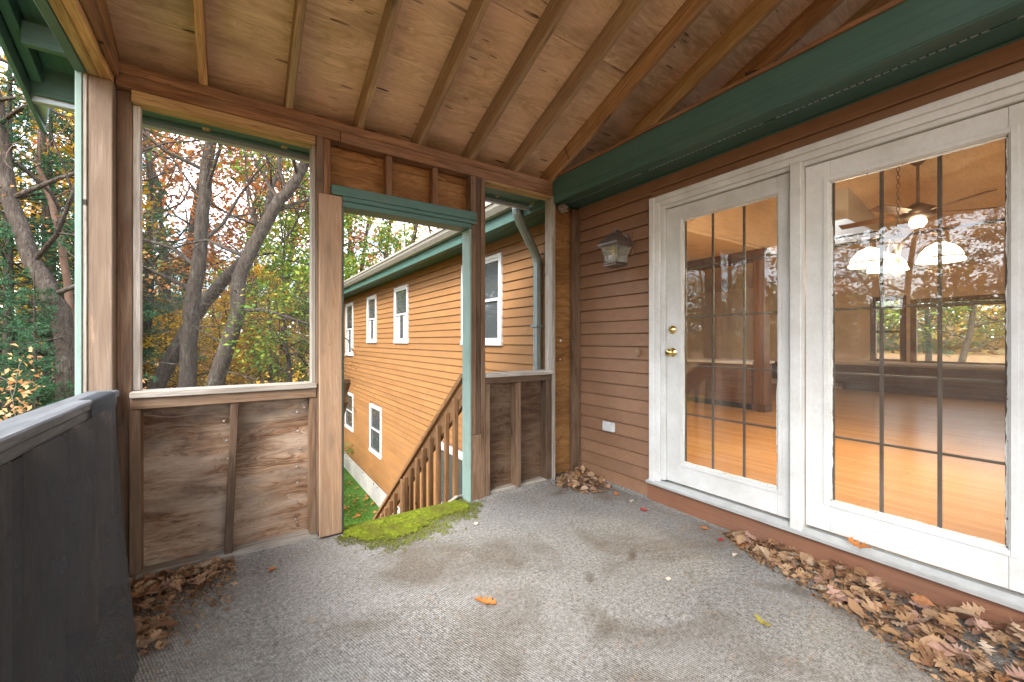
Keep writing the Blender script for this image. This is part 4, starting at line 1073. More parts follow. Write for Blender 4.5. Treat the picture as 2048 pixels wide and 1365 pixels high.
def hero(seed, pts, d, r0, name, label, leafm, nleaf, kids_spec, lsize=.11, extra_top=5.0, bark='bark', tw=4, sprays=()):
    tr = Tree(seed)
    P = [px(u, v, d * k) for u, v, k in pts]
    # carry the foot down to the ground
    e = (P[0] - P[1]).normalized(); e = (e + Vector((0, 0, -1.2))).normalized()
    while P[0].z > float(gh(P[0].x, P[0].y)) - .3: P.insert(0, P[0] + e * .6)
    e = (P[-1] - P[-2]).normalized()
    nb = len(P)
    for i in range(5):
        e = (e + Vector(tr.r.normal(0, .12, 3)) + Vector((0, 0, .12))).normalized(); P.append(P[-1] + e * extra_top / 5)
    # resample with a little wobble
    Q = []
    for i in range(len(P) - 1):
        for f in (0, .5): Q.append(P[i].lerp(P[i + 1], f) + Vector(tr.r.normal(0, .018, 3)))
    Q.append(P[-1])
    n = len(Q); rr = [r0 * (1.12 - .85 * (i / (n - 1)) ** 1.3) for i in range(n)]
    rr[0] *= 1.5; rr[1] *= 1.2
    tr.mb.tube(Q, rr, 12, True)
    for (q, dirv, L, kk) in kids_spec:
        i = min(n - 1, int(q * (n - 1)))
        tr.branch(Q[i], dirv, L, rr[i] * .38, 1, tw, kk)
    for k in range(7):
        i = int(n * .62 + (n * .36) * k / 7); tr.branch(Q[i], tr.r.normal(0, 1, 3) + np.array((0, 0, .5)), tr.r.uniform(2.2, 4), rr[i] * .4, 2, tw, 3)
    ld = tr.leaves(nleaf, lsize, .12) if nleaf else None
    for (q, dirv, L) in sprays:
        i = min(n - 1, int(q * (n - 1))); tr.branch(Q[i], dirv, L, .022, 1, 4, 4, .22, -.02, 5)
    return finish(tr, name, label, 'tree', tuple(P[0]), M[bark], ld, M[leafm] if leafm else None)
ri = Vector((fy, -fx, 0)); fo = Vector((fx, fy, 0)); zz_ = Vector((0, 0, 1))
hero(3, [(374, 775, 1), (379, 690, 1), (386, 622, 1), (396, 537, 1), (404, 434, 1), (413, 342, 1), (425, 270, 1)], 11, .21, 'oak_tree', 'upright vine wrapped oak trunk in the middle of the big window', 'l_rust', 900,
     [(.52, ri * -1.0 + zz_ * .45 + fo * .1, 3.4, 3), (.55, ri * .9 + zz_ * .8, 3.2, 3), (.47, ri * -.6 + zz_ * .3 - fo * .5, 2.2, 2), (.62, ri * .5 + zz_ - fo * .3, 3, 3)], sprays=[(.30, ri * .8 - fo * .5 + zz_ * .2, 2.2), (.36, ri * -.9 - fo * .4 + zz_ * .1, 2.4), (.42, ri * .9 - fo * .7, 2.4), (.26, ri * -.6 - fo * .5 - zz_ * .2, 1.8)])
hero(5, [(318, 762, 1), (369, 673, 1), (403, 612, 1), (444, 564, 1), (478, 533, 1), (500, 512, 1), (520, 470, 1.04)], 12, .21, 'oak_tree', 'oak trunk leaning right at a low angle behind the upright one', 'l_rust', 400, [(.6, ri * .5 + zz_, 3, 3), (.7, ri * -.5 + zz_, 2.6, 3)], extra_top=3.0)
hero(8, [(425, 790, 1), (455, 690, 1), (472, 622, 1), (479, 554, 1), (513, 479, 1), (543, 427, 1), (574, 385, 1), (612, 325, 1)], 10.5, .20, 'oak_tree', 'oak trunk curving up to the right, nearest the doorway casing', 'l_rust', 900,
     [(.60, ri * .9 + zz_ * .5, 2.6, 3), (.66, ri * -.5 + zz_ * .9, 2.6, 3), (.42, ri * 1.0 + zz_ * .05, 2.4, 3), (.50, ri * -.8 + zz_ * .6, 2.4, 3)], sprays=[(.40, ri * .9 - fo * .6 + zz_ * .15, 2.4), (.46, ri * .6 - fo * .8, 2.2), (.33, ri * 1.0 - fo * .3 - zz_ * .1, 2.2), (.36, ri * -.6 - fo * .8 + zz_ * .3, 2.0)])
hero(9, [(138, 800, 1), (136, 740, 1), (132, 673, 1), (116, 622, 1), (89, 564, 1), (51, 485, 1), (20, 400, 1), (3, 300, 1), (-10, 200, 1)], 8.6, .20, 'oak_tree', 'lichen flecked oak trunk leaning left beyond the corner post', 'l_oliv', 1600,
     [(.55, ri * 1.0 + zz_ * .35 + fo * .2, 3.6, 3), (.62, ri * 1.0 + zz_ * .6, 4.2, 3), (.7, ri * .8 + zz_ * .3 - fo * .2, 3.6, 3), (.48, ri * .6 + zz_ * .1, 1.6, 2)], sprays=[(.40, ri * .5 - fo * .6 - zz_ * .2, 1.6), (.34, ri * -.5 - fo * .6 - zz_ * .3, 1.5)])
hero(10, [(152, 800, 1), (146, 690, 1), (135, 560, 1), (122, 470, 1), (100, 400, 1), (80, 335, 1)], 9.6, .085, 'dead_tree', 'slim dead tree with flaking red bark behind the leaning oak', None, 0, [(.6, ri + zz_ * .5, 1.2, 2)], extra_top=.3, bark='bark_red', tw=3)
hero(12, [(92, 800, 1), (93, 640, 1), (90, 480, 1), (87, 330, 1), (86, 250, 1)], 13, .11, 'pine_tree', 'straight dark trunk rising behind the metal flashing', 'l_oliv', 500, [], extra_top=5)
hero(14, [(345, 780, 1), (345, 690, 1), (338, 600, 1), (330, 500, 1), (322, 430, 1)], 16, .10, 'oak_tree', 'thin straight tree at the left of the big window', 'l_rust', 900, [(.6, ri + zz_, 2, 3)], extra_top=5)
hero(15, [(285, 780, 1), (288, 690, 1), (300, 600, 1), (296, 500, 1), (308, 420, 1)], 14, .14, 'oak_tree', 'grey trunk close to the left edge of the big window', 'l_rust', 900, [(.6, ri + zz_, 2, 3)], extra_top=5)
hero(16, [(520, 780, 1), (515, 690, 1), (512, 620, 1)], 17, .055, 'sapling_tree', 'dark forked sapling right of the curving oak', None, 0, [(.75, ri + zz_, 1.6, 3), (.72, -ri + zz_, 1.6, 3)], extra_top=2)

# ----- shared background kinds
def deciduous(seed, Ht, crown0, spread, kids, leaves_n, lsize, leafm, name, bark='bark', r0=.17, jit=.20):
    tr = Tree(seed); n = 9
    P = [Vector((0, 0, -.4))]; d = Vector((0, 0, 1))
    for i in range(n):
        d = (d + Vector(tr.r.normal(0, .06, 3)) + Vector((0, 0, .1))).normalized(); P.append(P[-1] + d * Ht / n)
    rr = [r0 * (1 - .85 * i / n) for i in range(n + 1)]; rr[0] *= 1.4
    tr.mb.tube(P, rr, 7, False)
    for k in range(13):
        q = crown0 + (1 - crown0) * (k + .5) / 13; i = min(n - 1, int(q * n)); p = P[i].lerp(P[i + 1], q * n - i)
        a = k * 2.4 + tr.r.uniform(-.5, .5)
        L = spread * (1.15 - .75 * (q - crown0) / (1 - crown0)) * tr.r.uniform(.7, 1.15)
        tr.branch(p, (math.cos(a), math.sin(a), tr.r.uniform(.25, .75)), L * .62, rr[i] * .45, 2, 4, kids, .2, .04, 6)
    ld = tr.leaves(leaves_n, lsize, jit)
    return (raw('trunk', tr.mb.V, tr.mb.F, M[bark], True), np_mesh('crown', ld[0], ld[1], M[leafm]), name)
def pine(seed, Ht, name, needles=9, r0=.16, low=.12):
    tr = Tree(seed); r = tr.r
    tr.mb.tube([(0, 0, -.4), (.05, 0, Ht * .5), (0, .05, Ht)], [r0, r0 * .6, .02], 7, False)
    C = []; D = []
    z = Ht * low
    while z < Ht * .97:
        for k in range(r.integers(4, 7)):
            a = r.uniform(0, 6.28); L = (Ht - z) * .30 * r.uniform(.6, 1.1) + .35
            d = Vector((math.cos(a), math.sin(a), r.uniform(-.02, .28)))
            P = tr.path((0, 0, z), d, L, 4, .10, .02); tr.mb.tube(P, [.025, .02, .015, .01, .005], 3, False)
            nt = int(L * 17)
            for q in r.uniform(.22, 1, nt):
                i = min(3, int(q * 4)); p = P[i].lerp(P[i + 1], q * 4 - i)
                side = Vector((-d.y, d.x, 0)) * r.normal(0, .20 * L * (1.1 - q)) + Vector((0, 0, r.normal(0, .06)))
                C.append(p + side); D.append((d * .6 + side.normalized() * .6 + Vector((0, 0, .25))).normalized() if side.length > 0 else d)
        z += r.uniform(.35, .6)
    C = np.array([list(c) for c in C]); D = np.array([list(c) for c in D]); n = len(C)
    Cn = np.repeat(C, needles, 0); Dn = np.repeat(D, needles, 0) + r.normal(0, .55, (n * needles, 3)); Dn /= np.linalg.norm(Dn, axis=1)[:, None]
    L = r.uniform(.10, .19, (n * needles, 1)); S_ = np.cross(Dn, r.normal(0, 1, (n * needles, 3))); S_ /= np.linalg.norm(S_, axis=1)[:, None]
    V = np.empty((n * needles, 3, 3)); V[:, 0] = Cn + S_ * .011; V[:, 1] = Cn - S_ * .011; V[:, 2] = Cn + Dn * L
    return (raw('trunk', tr.mb.V, tr.mb.F, M['bark'], True), np_mesh('crown', V.reshape(-1, 3), np.arange(3 * n * needles).reshape(-1, 3), M['l_pine']), name)
def shrub(seed, Ht, n, lsize, leafm, name, kids=3, lean=.6):
    tr = Tree(seed)
    for k in range(7):
        a = k * .9 + tr.r.uniform(-.3, .3); tr.branch((0, 0, -.1), (math.cos(a) * lean, math.sin(a) * lean, 1), Ht * tr.r.uniform(.5, .75), .02, 2, 4, kids, .22, .02, 5)
    ld = tr.leaves(n, lsize, .10, .9)
    return (raw('trunk', tr.mb.V, tr.mb.F, M['twig'], True), np_mesh('crown', ld[0], ld[1], M[leafm]), name)
K = {
 'yel': [deciduous(21, 11, .25, 4.2, 3, 3000, .19, 'l_yellow', 'maple_tree'), deciduous(22, 9, .2, 3.6, 3, 2600, .18, 'l_yellow', 'maple_tree')],
 'rust': [deciduous(31, 15, .35, 5.2, 3, 2900, .22, 'l_rust', 'oak_tree', r0=.2), deciduous(32, 13, .35, 4.6, 3, 2200, .22, 'l_rust', 'oak_tree', r0=.2)],
 'grn': [deciduous(41, 13, .22, 4.6, 3, 4200, .18, 'l_green', 'maple_tree'), deciduous(42, 11, .2, 4.2, 3, 3400, .18, 'l_green', 'maple_tree')],
 'bare': [deciduous(51, 14, .35, 4.6, 3, 350, .15, 'l_rust', 'oak_tree', r0=.2)],
 'pine': [pine(61, 15, 'pine_tree'), pine(62, 11, 'pine_tree', low=.06)],
 'sh_y': [shrub(71, 2.6, 1700, .12, 'l_yellow', 'shrub'), shrub(72, 2.2, 1500, .12, 'l_gold', 'shrub')],
 'sh_g': [shrub(73, 2.4, 1700, .12, 'l_green', 'shrub')],
 'sh_r': [shrub(74, 1.8, 1300, .11, 'l_rust', 'shrub')],
 'beech': [shrub(75, 2.2, 4200, .068, 'l_beech', 'beech_sapling', lean=.9)],
}
CATS = {'yel': 'tree', 'rust': 'tree', 'grn': 'tree', 'bare': 'tree', 'pine': 'tree', 'sh_y': 'shrub', 'sh_g': 'shrub', 'sh_r': 'shrub', 'beech': 'shrub'}
DESC = {'yel': 'yellow leaved autumn maple', 'rust': 'rust brown leaved oak', 'grn': 'green leaved maple', 'bare': 'nearly bare grey oak', 'pine': 'dark green feathery pine', 'sh_y': 'low golden yellow shrub', 'sh_g': 'low green shrub', 'sh_r': 'low russet shrub', 'beech': 'young beech with peach coloured leaves'}
PLANTED = {}
def zone(az, ref):
    if az > 50: return 'outside the far room windows'
    if az > 9: return 'above the house eave'
    if az > 1: return 'in the right half of the big window'
    if az > -9: return 'in the left half of the big window'
    if az > -20: return 'beyond the corner post'
    return 'in the woods left of the porch'
def plant(kind, az, dist, scale=1.0, var=None, rot=None, label=None, zs=1.0):
    a = R(az); x, y = math.sin(a) * dist, math.cos(a) * dist
    var = rng.integers(0, len(K[kind])) if var is None else var
    tm, cm, nm_ = K[kind][var]
    m4 = Matrix.Translation((x, y, float(gh(x, y)))) @ Matrix.Rotation(rng.uniform(0, 6.28) if rot is None else rot, 4, 'Z') @ Matrix.Diagonal((scale, scale, scale * zs * rng.uniform(.9, 1.12), 1))
    o = put(nm_, None, None, m4); o.empty_display_size = .1
    tag(o, label or f'{DESC[kind]} {zone(az, 0)}', CATS[kind], None if label else f'{DESC[kind]} {zone(az, 0)}')
    if not label: PLANTED.setdefault((kind, zone(az, 0)), []).append((az, o))
    put('trunk' if CATS[kind] == 'tree' else 'stem', tm, o, m4); put('crown' if CATS[kind] == 'tree' else 'foliage', cm, o, m4)
    return o
# left open side: pine boughs, yellow trees behind, peach beech sapling low in front
plant('pine', -18.0, 10.5, .50, 1, label='dense young pine filling the lower left beyond the grey cap rail')
plant('pine', -12.6, 17.5, .95, 0, label='tall pine behind the leaning oak')
plant('pine', -15.2, 12.5, .42, 1, label='small pine low between the leaning oak and the corner post')
plant('pine', -11.5, 22, 1.0, 0)
plant('pine', -16.8, 15, .8, 0)
plant('pine', -20, 17, .9, 0)
plant('beech', -13.6, 6.9, .95, 0, .4, zs=1.75, label='young beech with peach coloured leaves just past the grey cap rail')
plant('beech', -17.2, 7.4, .95, 0, 2.4, zs=1.6, label='second peach leaved beech sapling at the left picture edge')
for az, d, s_ in ((-13.2, 19, 1.0), (-16.5, 21, 1.1), (-19.5, 20, 1.0), (-10.5, 25, .9), (-15, 27, 1.0)): plant('yel', az, d, s_)
# big window
for az, d, s_ in ((-7.6, 24, 1.15), (-4.8, 28, 1.25), (-1.5, 25, 1.1), (1.2, 29, 1.2), (3.2, 34, 1.1), (-6.2, 31, 1.15), (4.6, 26, 1.0)): plant('rust', az, d, s_)
for az, d, s_ in ((-6.6, 21, .62), (-4.2, 19, .55), (-1.9, 23, .68), (.2, 20, .58), (2.4, 22, .62), (-3.2, 29, .72), (-8.1, 27, .72), (-7.3, 17, .5), (-.6, 17.5, .48), (3.4, 18, .5), (4.2, 27, .62), (.9, 31, .75), (-5.5, 38, .8)): plant('yel', az, d, s_)
for az, d, s_ in ((6.2, 17, .62), (7.8, 13.6, .70), (8.8, 19, .9), (5.4, 24, .6)): plant('grn', az, d, s_)
for az, d, s_ in ((-8.4, 17, .85), (-1.0, 32, 1.0), (2.0, 41, 1.1), (5.0, 31, 1.0), (7.2, 27, 1.0)): plant('bare', az, d, s_)
for az, d, s_ in ((-7.2, 29, .9), (-4.0, 43, 1.0), (-8.8, 35, 1.1)): plant('pine', az, d, s_)
for az, d, s_ in ((-7.5, 15, .8), (-5, 17, .9), (-2.6, 15.5, .8), (.1, 14.5, .85), (1.8, 17, 1.0), (3.2, 14, .9), (4.8, 17.5, 1.1), (6.0, 16, .9), (-1, 21, 1.1), (-6, 23, 1.2), (3.9, 24, 1.2), (1.2, 26, 1.3)): plant('sh_y', az, d, s_)
plant('sh_y', 5.9, 8.6, .60, 1, .5, zs=2.0, label='bright gold sapling low in the right corner of the big window')
plant('sh_y', 4.6, 10.2, .65, 1, 1.8, zs=2.1, label='gold sapling just left of the brightest one in the big window')
for az, d, s_ in ((5.0, 12, .9), (-8, 12, .6), (-3.6, 24, 1.0), (6.2, 20, 1.3), (4, 19.5, 1.0)): plant('sh_g', az, d, s_)
for az, d, s_ in ((-4.4, 14, .6), (-1.8, 18, .9), (2.7, 19, .8), (-6.8, 19, .9), (.6, 23, 1.0), (3.0, 30, 1.3), (-2, 33, 1.3)): plant('sh_r', az, d, s_)
# above the roof line, beyond the doorway
for az, d, s_, k in ((10.4, 21, 1.05, 'grn'), (13.2, 24, 1.1, 'grn'), (16.5, 27, 1.15, 'bare'), (19.5, 25, 1.2, 'bare'), (22.5, 28, 1.25, 'rust'), (26, 26, 1.2, 'yel'), (14.8, 31, 1.2, 'rust'), (11.8, 30, 1.2, 'rust'), (29, 27, 1.2, 'rust'), (18, 33, 1.25, 'yel'), (9.4, 26, 1.0, 'yel'), (24, 35, 1.3, 'bare')): plant(k, az, d, s_)
# woods on the open side, seen mirrored in the doors
for i in range(20):
    az = -29 - 82 * ((i * .618) % 1); d = rng.uniform(13, 28)
    plant(['pine', 'yel', 'bare', 'rust', 'pine', 'grn', 'bare'][i % 7], az, d, rng.uniform(.8, 1.1))
for i in range(10):
    plant(['sh_y', 'sh_g', 'sh_r'][i % 3], -26 - 80 * ((i * .381) % 1), rng.uniform(8, 15), rng.uniform(.9, 1.4))
for az, d, s_, k in ((73, 30, 1.0, 'grn'), (77.5, 34, .95, 'pine'), (81, 31, 1.0, 'grn'), (79, 38, 1.1, 'yel'), (86, 32, 1.0, 'grn')): plant(k, az, d, s_)
ORD = ['leftmost', 'second', 'third', 'fourth', 'fifth', 'sixth', 'seventh', 'eighth', 'ninth', 'tenth', 'eleventh', 'twelfth', 'thirteenth', 'fourteenth']
for (kind, z_), lst in PLANTED.items():
    if len(lst) < 2 or 'woods' in z_: continue
    for i, (_, o) in enumerate(sorted(lst, key=lambda q: q[0])):
        o['label'] = f'{ORD[i]} {DESC[kind]}' + (' ' if i == 0 else ' from the left, ') + z_
# distant woods: one mass of foliage
n_ = 42000
az = np.radians(rng.uniform(-125, 95, n_)); d = rng.uniform(52, 82, n_)
hmax = 4.5 + 5.5 * (.5 + .5 * np.sin(az * 17)) * (.5 + .5 * np.sin(az * 41 + 2)) + 2.5 * np.sin(az * 7) ** 2
X_ = np.sin(az) * d; Y_ = np.cos(az) * d
Z_ = gh(X_, Y_) + rng.random(n_) ** 1.3 * hmax
M['l_far'] = leafmat('distant_foliage', [(.20, .10, .035, 1), (.30, .18, .03, 1), (.08, .10, .04, 1), (.24, .15, .06, 1), (.14, .10, .06, 1)])
v_, f_ = quads(np.stack([X_, Y_, Z_], -1), rng.uniform(.5, 1.1, n_), rng, .2, .8)
o = put('distant_woods', np_mesh('distant_woods', v_, f_, M['l_far'])); tag(o, 'far belt of autumn woods along the horizon', 'woods', kind='stuff')
# lawn grass along the foundation, with fallen leaves
n_ = 26000
X_ = rng.uniform(.2, 2.45, n_); Y_ = 5.4 + 8.6 * rng.random(n_); keep = (X_ < 2.3 + .1 * rng.normal(0, 1, n_)); X_, Y_ = X_[keep], Y_[keep]; n_ = len(X_)
G0 = np.stack([X_, Y_, gh(X_, Y_) - .005], -1); A = rng.uniform(0, 6.28, n_); hh = rng.uniform(.035, .09, n_)
V = np.empty((n_, 3, 3)); V[:, 0] = G0 + np.stack([np.cos(A), np.sin(A), 0 * A], -1) * .005; V[:, 1] = G0 - np.stack([np.cos(A), np.sin(A), 0 * A], -1) * .005
V[:, 2] = G0 + np.stack([rng.normal(0, .03, n_), rng.normal(0, .03, n_), hh], -1)
M['grass'] = leafmat('lawn_grass', [(.07, .17, .02, 1), (.10, .23, .03, 1), (.05, .13, .015, 1), (.15, .26, .04, 1)], .6, .3)
o = put('lawn_grass', np_mesh('lawn_grass', V.reshape(-1, 3), np.arange(3 * n_).reshape(-1, 3), M['grass'])); tag(o, 'short green grass beside the house foundation', 'grass', kind='stuff')
n_ = 500
X_ = rng.uniform(.2, 2.6, n_); Y_ = rng.uniform(5.5, 14, n_)
v_, f_ = quads(np.stack([X_, Y_, gh(X_, Y_) + rng.uniform(.03, .07, n_)], -1), rng.uniform(.06, .13, n_), rng, 1.5, .7)
o = put('lawn_leaves', np_mesh('lawn_leaves', v_, f_, M['l_rust'])); tag(o, 'fallen brown leaves scattered over the lawn by the foundation', 'leaves', kind='stuff')
# red car far off between the trunks
car = thing('parked_car', 'red car parked far off behind the trunks at the left of the big window', 'car', tuple(px(297, 735, 41)))
cp0 = px(297, 735, 41); cz = float(gh(cp0.x, cp0.y)); cm4 = Matrix.Translation((cp0.x, cp0.y, cz)) @ Matrix.Rotation(-YAW * .9 + 1.0, 4, 'Z')
PB[car.name] = cm4; car.matrix_world = cm4
m = MB(); m.prism([(-2.1, .35), (2.1, .35), (2.15, .75), (1.9, .92), (1.0, 1.0), (.45, 1.42), (-1.2, 1.45), (-1.8, 1.0), (-2.1, .95)], 'y', -.85, .85)
red = plain('red_car_paint', (.42, .03, .025, 1), .25)
put('body', raw('body', m.V, m.F, red), car, cm4)
for s_ in (-1, 1):
    m = MB(); m.prism([(.85, 1.02), (.4, 1.36), (-1.15, 1.38), (-1.6, 1.02)], 'y', s_ * .853, s_ * .86); put('side_window', raw('side_window', m.V, m.F, M['glass_dark']), car, cm4)
    for x in (-1.3, 1.3):
        m = MB(); m.lathe([(0, s_ * .70), (.32, s_ * .70), (.34, s_ * .74), (.34, s_ * .86), (.30, s_ * .88), (0, s_ * .87)], (x, 0, .33), 16, 'y'); put('wheel', raw('wheel', m.V, m.F, M['dark']), car, cm4)

# ---------------------------------------------------------------- moss at the doorway
def vnoise(x, y, f, seed):
    r = np.random.default_rng(seed); g = r.random((64, 64)); xi = (x * f) % 63; yi = (y * f) % 63; i = xi.astype(int); j = yi.astype(int); a = xi - i; b = yi - j
    a = a * a * (3 - 2 * a); b = b * b * (3 - 2 * b)
    return g[i, j] * (1 - a) * (1 - b) + g[i + 1, j] * a * (1 - b) + g[i, j + 1] * (1 - a) * b + g[i + 1, j + 1] * a * b
def mossmask(x, y):
    front = np.interp(x, [.50, .57, .68, .78, .97, 1.18, 1.43, 1.58], [2.68, 2.50, 2.39, 2.345, 2.37, 2.45, 2.50, 2.74])
    n = .5 * vnoise(x, y, 9, 1) + .3 * vnoise(x, y, 22, 2) + .2 * vnoise(x, y, 55, 3)
    return np.minimum(y - front + (n - .5) * .30, (1.56 - x) + (n - .5) * .2), n
gx = np.arange(.505, 1.60, .0065); gy = np.arange(2.30, 2.885, .0065)
X_, Y_ = np.meshgrid(gx, gy, indexing='ij'); mk, nn = mossmask(X_, Y_)
Z_ = np.clip(mk, 0, .12) / .12 * .006 + .005 * nn * np.clip(mk * 15, 0, 1) + .004 - .05 * np.clip((Y_ - 2.80) / .06, 0, 1.3) ** 2 * (X_ < 1.45) + .004 * rng.random(X_.shape) * (mk > 0)
ok = (mk > .09 + .06 * rng.random(X_.shape)) & (vnoise(X_, Y_, 30, 5) + mk * 4 > .62) & ~((X_ < .56) & (Y_ > 2.70)) & ~((X_ > 1.44) & (Y_ > 2.735)); idx = np.arange(X_.size).reshape(X_.shape)
q = ok[:-1, :-1] & ok[1:, :-1] & ok[1:, 1:] & ok[:-1, 1:]
F_ = np.stack([idx[:-1, :-1], idx[1:, :-1], idx[1:, 1:], idx[:-1, 1:]], -1)[q]
t = NT('moss'); c = t.n('TexCoord').outputs['Object']
mo_ = t.ramp(t.noise(c, 28, 6, .7, .5), [(.30, (.055, .075, .010, 1)), (.45, (.13, .165, .014, 1)), (.58, (.22, .27, .022, 1)), (.72, (.30, .33, .035, 1))])
mo_ = t.mix(t.ramp(t.noise(c, 6, 5, .65), [(.45, 0.0), (.66, .8)]), mo_, (.12, .092, .03, 1))
mo_ = t.mix(t.ramp(t.noise(c, 190, 2), [(.35, .5), (.6, 0.0)]), mo_, (.05, .065, .01, 1))
M['moss'] = t.done(t.bsdf(mo_, .97, .03, 0, t.bump(t.noise(c, 120, 4), .8, .01)))
mo = put('moss', np_mesh('moss', np.stack([X_, Y_, Z_], -1).reshape(-1, 3), F_, M['moss'], True)); tag(mo, 'bright yellow green moss growing on the carpet in the doorway', 'moss', kind='stuff')
n_ = 46000
X_ = rng.uniform(.5, 1.6, n_); Y_ = rng.uniform(2.3, 2.885, n_); mk, nn = mossmask(X_, Y_)
ok = (mk > -.06 + .22 * rng.random(n_) ** 1.4) & (vnoise(X_, Y_, 30, 5) + mk * 5 > .30 + .3 * rng.random(n_)) & ~((X_ < .56) & (Y_ > 2.70)) & ~((X_ > 1.44) & (Y_ > 2.735)); X_, Y_, mk, nn = X_[ok], Y_[ok], mk[ok], nn[ok]; n_ = len(X_)
Z_ = np.clip(mk, 0, .12) / .12 * .006 + .005 * nn * np.clip(mk * 15, 0, 1) - .05 * np.clip((Y_ - 2.80) / .06, 0, 1.3) ** 2 * (X_ < 1.45) + .002
C = np.stack([X_, Y_, Z_], -1); A = rng.uniform(0, 6.28, n_); S_ = np.stack([np.cos(A), np.sin(A), 0 * A], -1) * .0032
V = np.empty((n_, 3, 3)); V[:, 0] = C - S_; V[:, 1] = C + S_; V[:, 2] = C + np.stack([rng.normal(0, .005, n_), rng.normal(0, .005, n_), rng.uniform(.002, .007, n_)], -1)
M['moss_tuft'] = leafmat('moss_tufts', [(0.111, 0.153, 0.013, 1), (0.170, 0.221, 0.017, 1), (0.238, 0.289, 0.034, 1), (0.178, 0.136, 0.034, 1), (0.085, 0.111, 0.013, 1), (0.212, 0.196, 0.043, 1)], .8, .3)
put('moss_tufts', np_mesh('moss_tufts', V.reshape(-1, 3), np.arange(3 * n_).reshape(-1, 3), M['moss_tuft']), mo)['kind'] = 'stuff'

# ---------------------------------------------------------------- fallen leaves and needles on the porch
OUT = [(0, .0), (.07, .02), (.16, .20), (.24, .07), (.36, .33), (.46, .09), (.58, .36), (.67, .11), (.78, .24), (.85, .08), (1.0, 0)]
OUT2 = [(0, .0), (.10, .10), (.25, .26), (.42, .31), (.60, .28), (.78, .17), (.90, .07), (1.0, 0)]
t = NT('dry_oak_leaf')
r_ = t.n('ObjectInfo').outputs['Random']
cb = t.ramp(r_, [(0, (0.336, 0.200, 0.104, 1)), (.12, (0.416, 0.272, 0.160, 1)), (.25, (0.264, 0.144, 0.072, 1)), (.38, (0.464, 0.336, 0.224, 1)), (.5, (0.376, 0.224, 0.112, 1)), (.6, (0.416, 0.256, 0.200, 1)), (.7, (0.440, 0.320, 0.224, 1)), (.8, (0.200, 0.104, 0.056, 1)), (.86, (0.384, 0.168, 0.072, 1)), (.92, (0.496, 0.400, 0.304, 1))], 'CONSTANT')
c = t.coords((1, 1, 1)); cb = t.mix(t.ramp(t.noise(c, 30, 4), [(.4, 0.0), (.75, .45)]), cb, (.16, .08, .04, 1))
M['dry'] = t.done(t.n('MixShader', Fac=.2, i1=t.bsdf(cb, .6, .25), i2=t.n('BsdfTranslucent', Color=cb).outputs[0]).outputs[0])
def one(name, colr):
    t = NT(name); c = t.coords((1, 1, 1)); cb = t.mix(t.ramp(t.noise(c, 35, 4), [(.4, 0.0), (.75, .5)]), colr, tuple(x * .5 for x in colr[:3]) + (1,)); return t.done(t.bsdf(cb, .6, .25))
LM = {'red': one('red_leaf', (.32, .03, .03, 1)), 'olive': one('olive_leaf', (.33, .28, .06, 1)), 'orange': one('orange_leaf', (.48, .17, .04, 1)), 'pale': one('pale_leaf', (.62, .52, .42, 1)), 'dry': M['dry']}
def leafmesh(i, out, mat):
    r = np.random.default_rng(100 + i); V = []; F = []
    c1, c2, c3 = r.uniform(-.5, 1.2), r.uniform(-.3, .5), r.uniform(-.9, .9)
    f = lambda x, y: c1 * y * y + c2 * (x - .5) ** 2 * 1.2 + c3 * x * y * .6 + .03 * math.sin(9 * x + 3 * y)
    for x, w in out:
        w2 = w * r.uniform(.8, 1.15)
        lean = .10 * w2
        for y in (-w2, 0.0, w2): 
            xx = x + (lean if y else 0); V.append((xx - .5, y, f(xx, y)))
    for k in range(len(out) - 1):
        a = 3 * k; F += [[a, a + 1, a + 4, a + 3], [a + 1, a + 2, a + 5, a + 4]]
    # stalk
    b = len(V); V += [(-.5, .012, f(0, 0)), (-.5, -.012, f(0, 0)), (-.72, 0, f(0, 0) + .05)]; F.append([b, b + 1, b + 2])
    z0 = min(v[2] for v in V); V = [(v[0], v[1], v[2] - z0) for v in V]
    return raw('fallen_leaf', V, F, mat)
LV = [leafmesh(i, OUT if i % 3 else OUT2, M['dry']) for i in range(9)]
def leaf(pos, size, rot, tilt=(0, 0), var=None, mat=None, label=None, group=None):
    me = LV[int(rng.integers(0, 9)) if var is None else var]
    if mat: 
        me = me.copy(); me.materials[0] = LM[mat]
    m4 = Matrix.Translation(pos) @ Matrix.Rotation(rot, 4, 'Z') @ Matrix.Rotation(tilt[0], 4, 'X') @ Matrix.Rotation(tilt[1], 4, 'Y') @ Matrix.Scale(size, 4)
    o = put('fallen_leaf', me, None, m4); tag(o, label, 'leaf', group); return o
def fl(u, v, size, rot, var, mat, label, dz=.004):
    p = onfloor(u, v); leaf((p.x, p.y, dz), size, rot, (0, 0), var, mat, label)
fl(970, 1207, .125, 2.2, 1, 'orange', 'lone orange brown oak leaf in the middle of the carpet')
fl(1525, 1250, .090, 1.2, 2, 'olive', 'olive yellow oak leaf lying on the carpet near the drift')
fl(952, 1050, .045, 1.0, 0, 'pale', 'small tan leaf on the edge of the moss')
fl(543, 1142, .060, .7, 4, 'orange', 'small rust leaf on the carpet below the plywood half wall')
fl(1485, 1094, .085, -.6, 5, 'orange', 'dark orange oak leaf near the skirt board under the doors')
fl(1441, 1082, .055, .3, 3, 'red', 'crimson leaf by the skirt board under the left door')
fl(1408, 1059, .065, 1.9, 7, 'orange', 'brown leaf against the skirt board under the left door')
fl(1337, 1161, .040, .5, 0, 'pale', 'pale oval leaf alone on the stained carpet')
fl(1263, 1004, .055, .4, 3, 'pale', 'pale leaf by the wall between the corner pile and the doors')
fl(1288, 1023, .065, 2.0, 4, 'red', 'crimson leaf by the wall just left of the skirt board')
